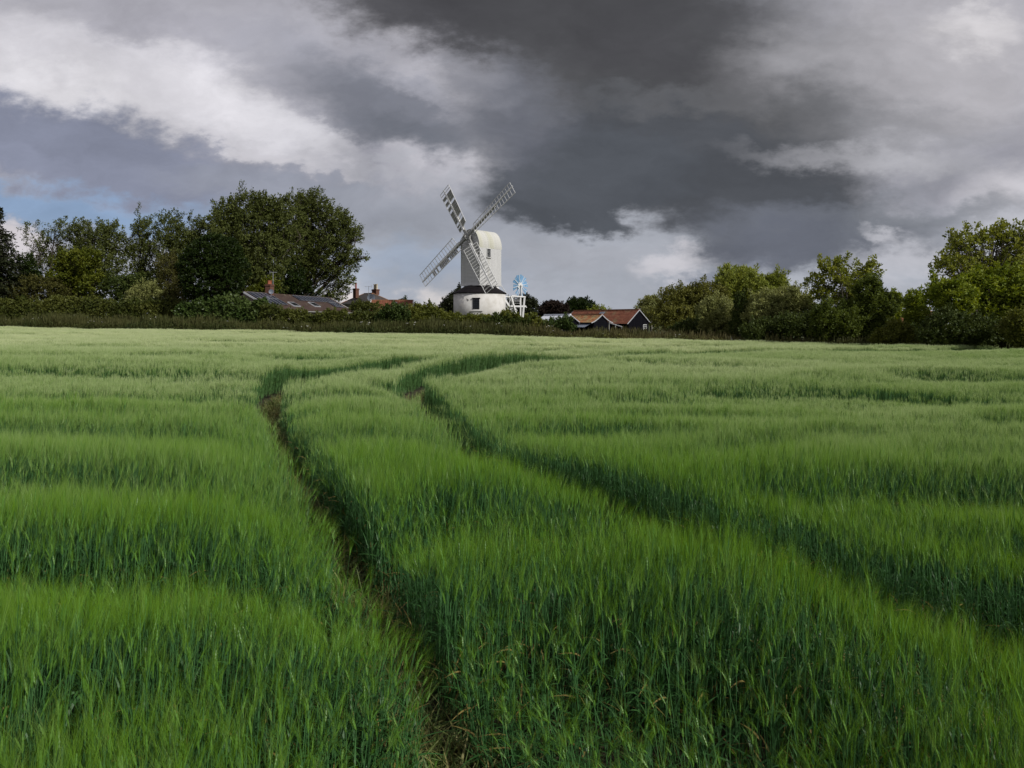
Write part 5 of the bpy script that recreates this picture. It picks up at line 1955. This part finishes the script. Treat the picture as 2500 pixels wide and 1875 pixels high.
        MB().beam((sgn * .42, y_f, ztop - .1), (sgn * .30, y_f, zf + .12), .15, .15).build('fan_post', M['paint'], root)
        wl = MB().lathe([(.5, -.07), (.5, .07)], 20).build('carriage_wheel', M['paint'], root)
        wl.rotation_euler = (0, R(90), R(0))
        wl.location = (x * 1.22, y_f - 1.2, .52)
    MB().beam((-1.15, y_f - .02, ztop - .03), (1.15, y_f - .02, ztop - .03), .16, .15).build('cross_beam', M['paint'], root)
    MB().beam((-1.2, y_f + .2, zmid - .1), (1.2, y_f + .2, zmid - .1), .15, .15).build('cross_beam', M['paint'], root)
    MB().beam((-.9, y_f - 1.0, ztop - .55), (.9, y_f - 1.0, ztop - .55), .12, .12).build('cross_beam', M['paint'], root)
    for q in range(3):
        MB().beam((-.5, y_f - .5, ztop - .35 - .3 * q), (.5, y_f - .5, ztop - .35 - .3 * q), .08, .10).build('gear_shelf', M['paint'], root)
    MB().beam((.06, yr + .2, zb + .6), (.9, y_f - 1.4, .7), .05).build('drive_rod', M['greywood'], root)
    MB().box((-.2, yr + .12, zb + 3.6), (.3, .5, .25)).build('rear_bracket', M['paint'], root)
    # fan: eight blue blades round a hub, axis across the mill
    fan = MB().lathe([(.16, -.34), (.16, .34)], 14).mesh('fan', M['paint'])
    fo = link('fan', fan, root)
    fo.location = (0.15, y_f, zf)
    fo.rotation_euler = (0, R(90), 0)
    blade = None
    for k in range(8):
        mb = MB()
        r0, r1 = .42, 1.62
        wa, wb = .17, .50
        tw = R(30)
        vs = []
        for r_, w_, tw_ in ((r0, wa, R(-30)), (r1, wb, R(-14))):
            for q in (-1, 1):
                vs.append(Vector((r_, q * w_ * math.cos(tw_), q * w_ * math.sin(tw_))))
        nv = Vector((0, 0, .022))
        vs8 = vs + [v + nv for v in vs]
        bm_ = MB().add(vs8, [(0, 1, 3, 2), (6, 7, 5, 4), (0, 4, 5, 1), (1, 5, 7, 3), (3, 7, 6, 2), (2, 6, 4, 0)])
        if blade is None:
            blade = bm_.mesh('fan_blade', M['blue'])
            spoke = MB().beam((.1, 0, .04), (1.66, 0, .04), .06, .06).mesh('fan_spoke', M['paint'])
        for nm, me in (('fan_blade', blade), ('fan_spoke', spoke)):
            b = link(nm, me, fo)
            b.rotation_euler = (0, 0, R(12 + 45 * k))
    MB().lathe([(.55, -.03), (.55, .03)], 20).build('fan_boss', M['paint'], fo)


build_mill()


# repeats of one kind share a group
GROUPS = {'poplar_tree': 'dark poplars behind the left hedge', 'willow_tree': 'light green willows in the right tree line', 'ash_tree': 'airy ash trees at the edges of the field',
          'hawthorn_bush': 'hawthorn bushes along the field edge', 'garden_shrub': 'garden shrubs near the houses', 'garden_tree': 'garden trees behind the buildings',
          'sallow_bush': 'greyish sallow bushes in the right tree line', 'columnar_bush': 'green columns beside the gap with the red roof', 'bramble_bush': 'yellow-green bramble bushes at the right field edge',
          'hedge': 'hedges along the far field edge', 'television_aerial': 'television aerials on the house roofs', 'satellite_dish': 'satellite dishes on the house roofs'}
for o in COL.objects:
    k = o.name.split('.')[0]
    if o.parent is None and k in GROUPS:
        o['group'] = GROUPS[k]
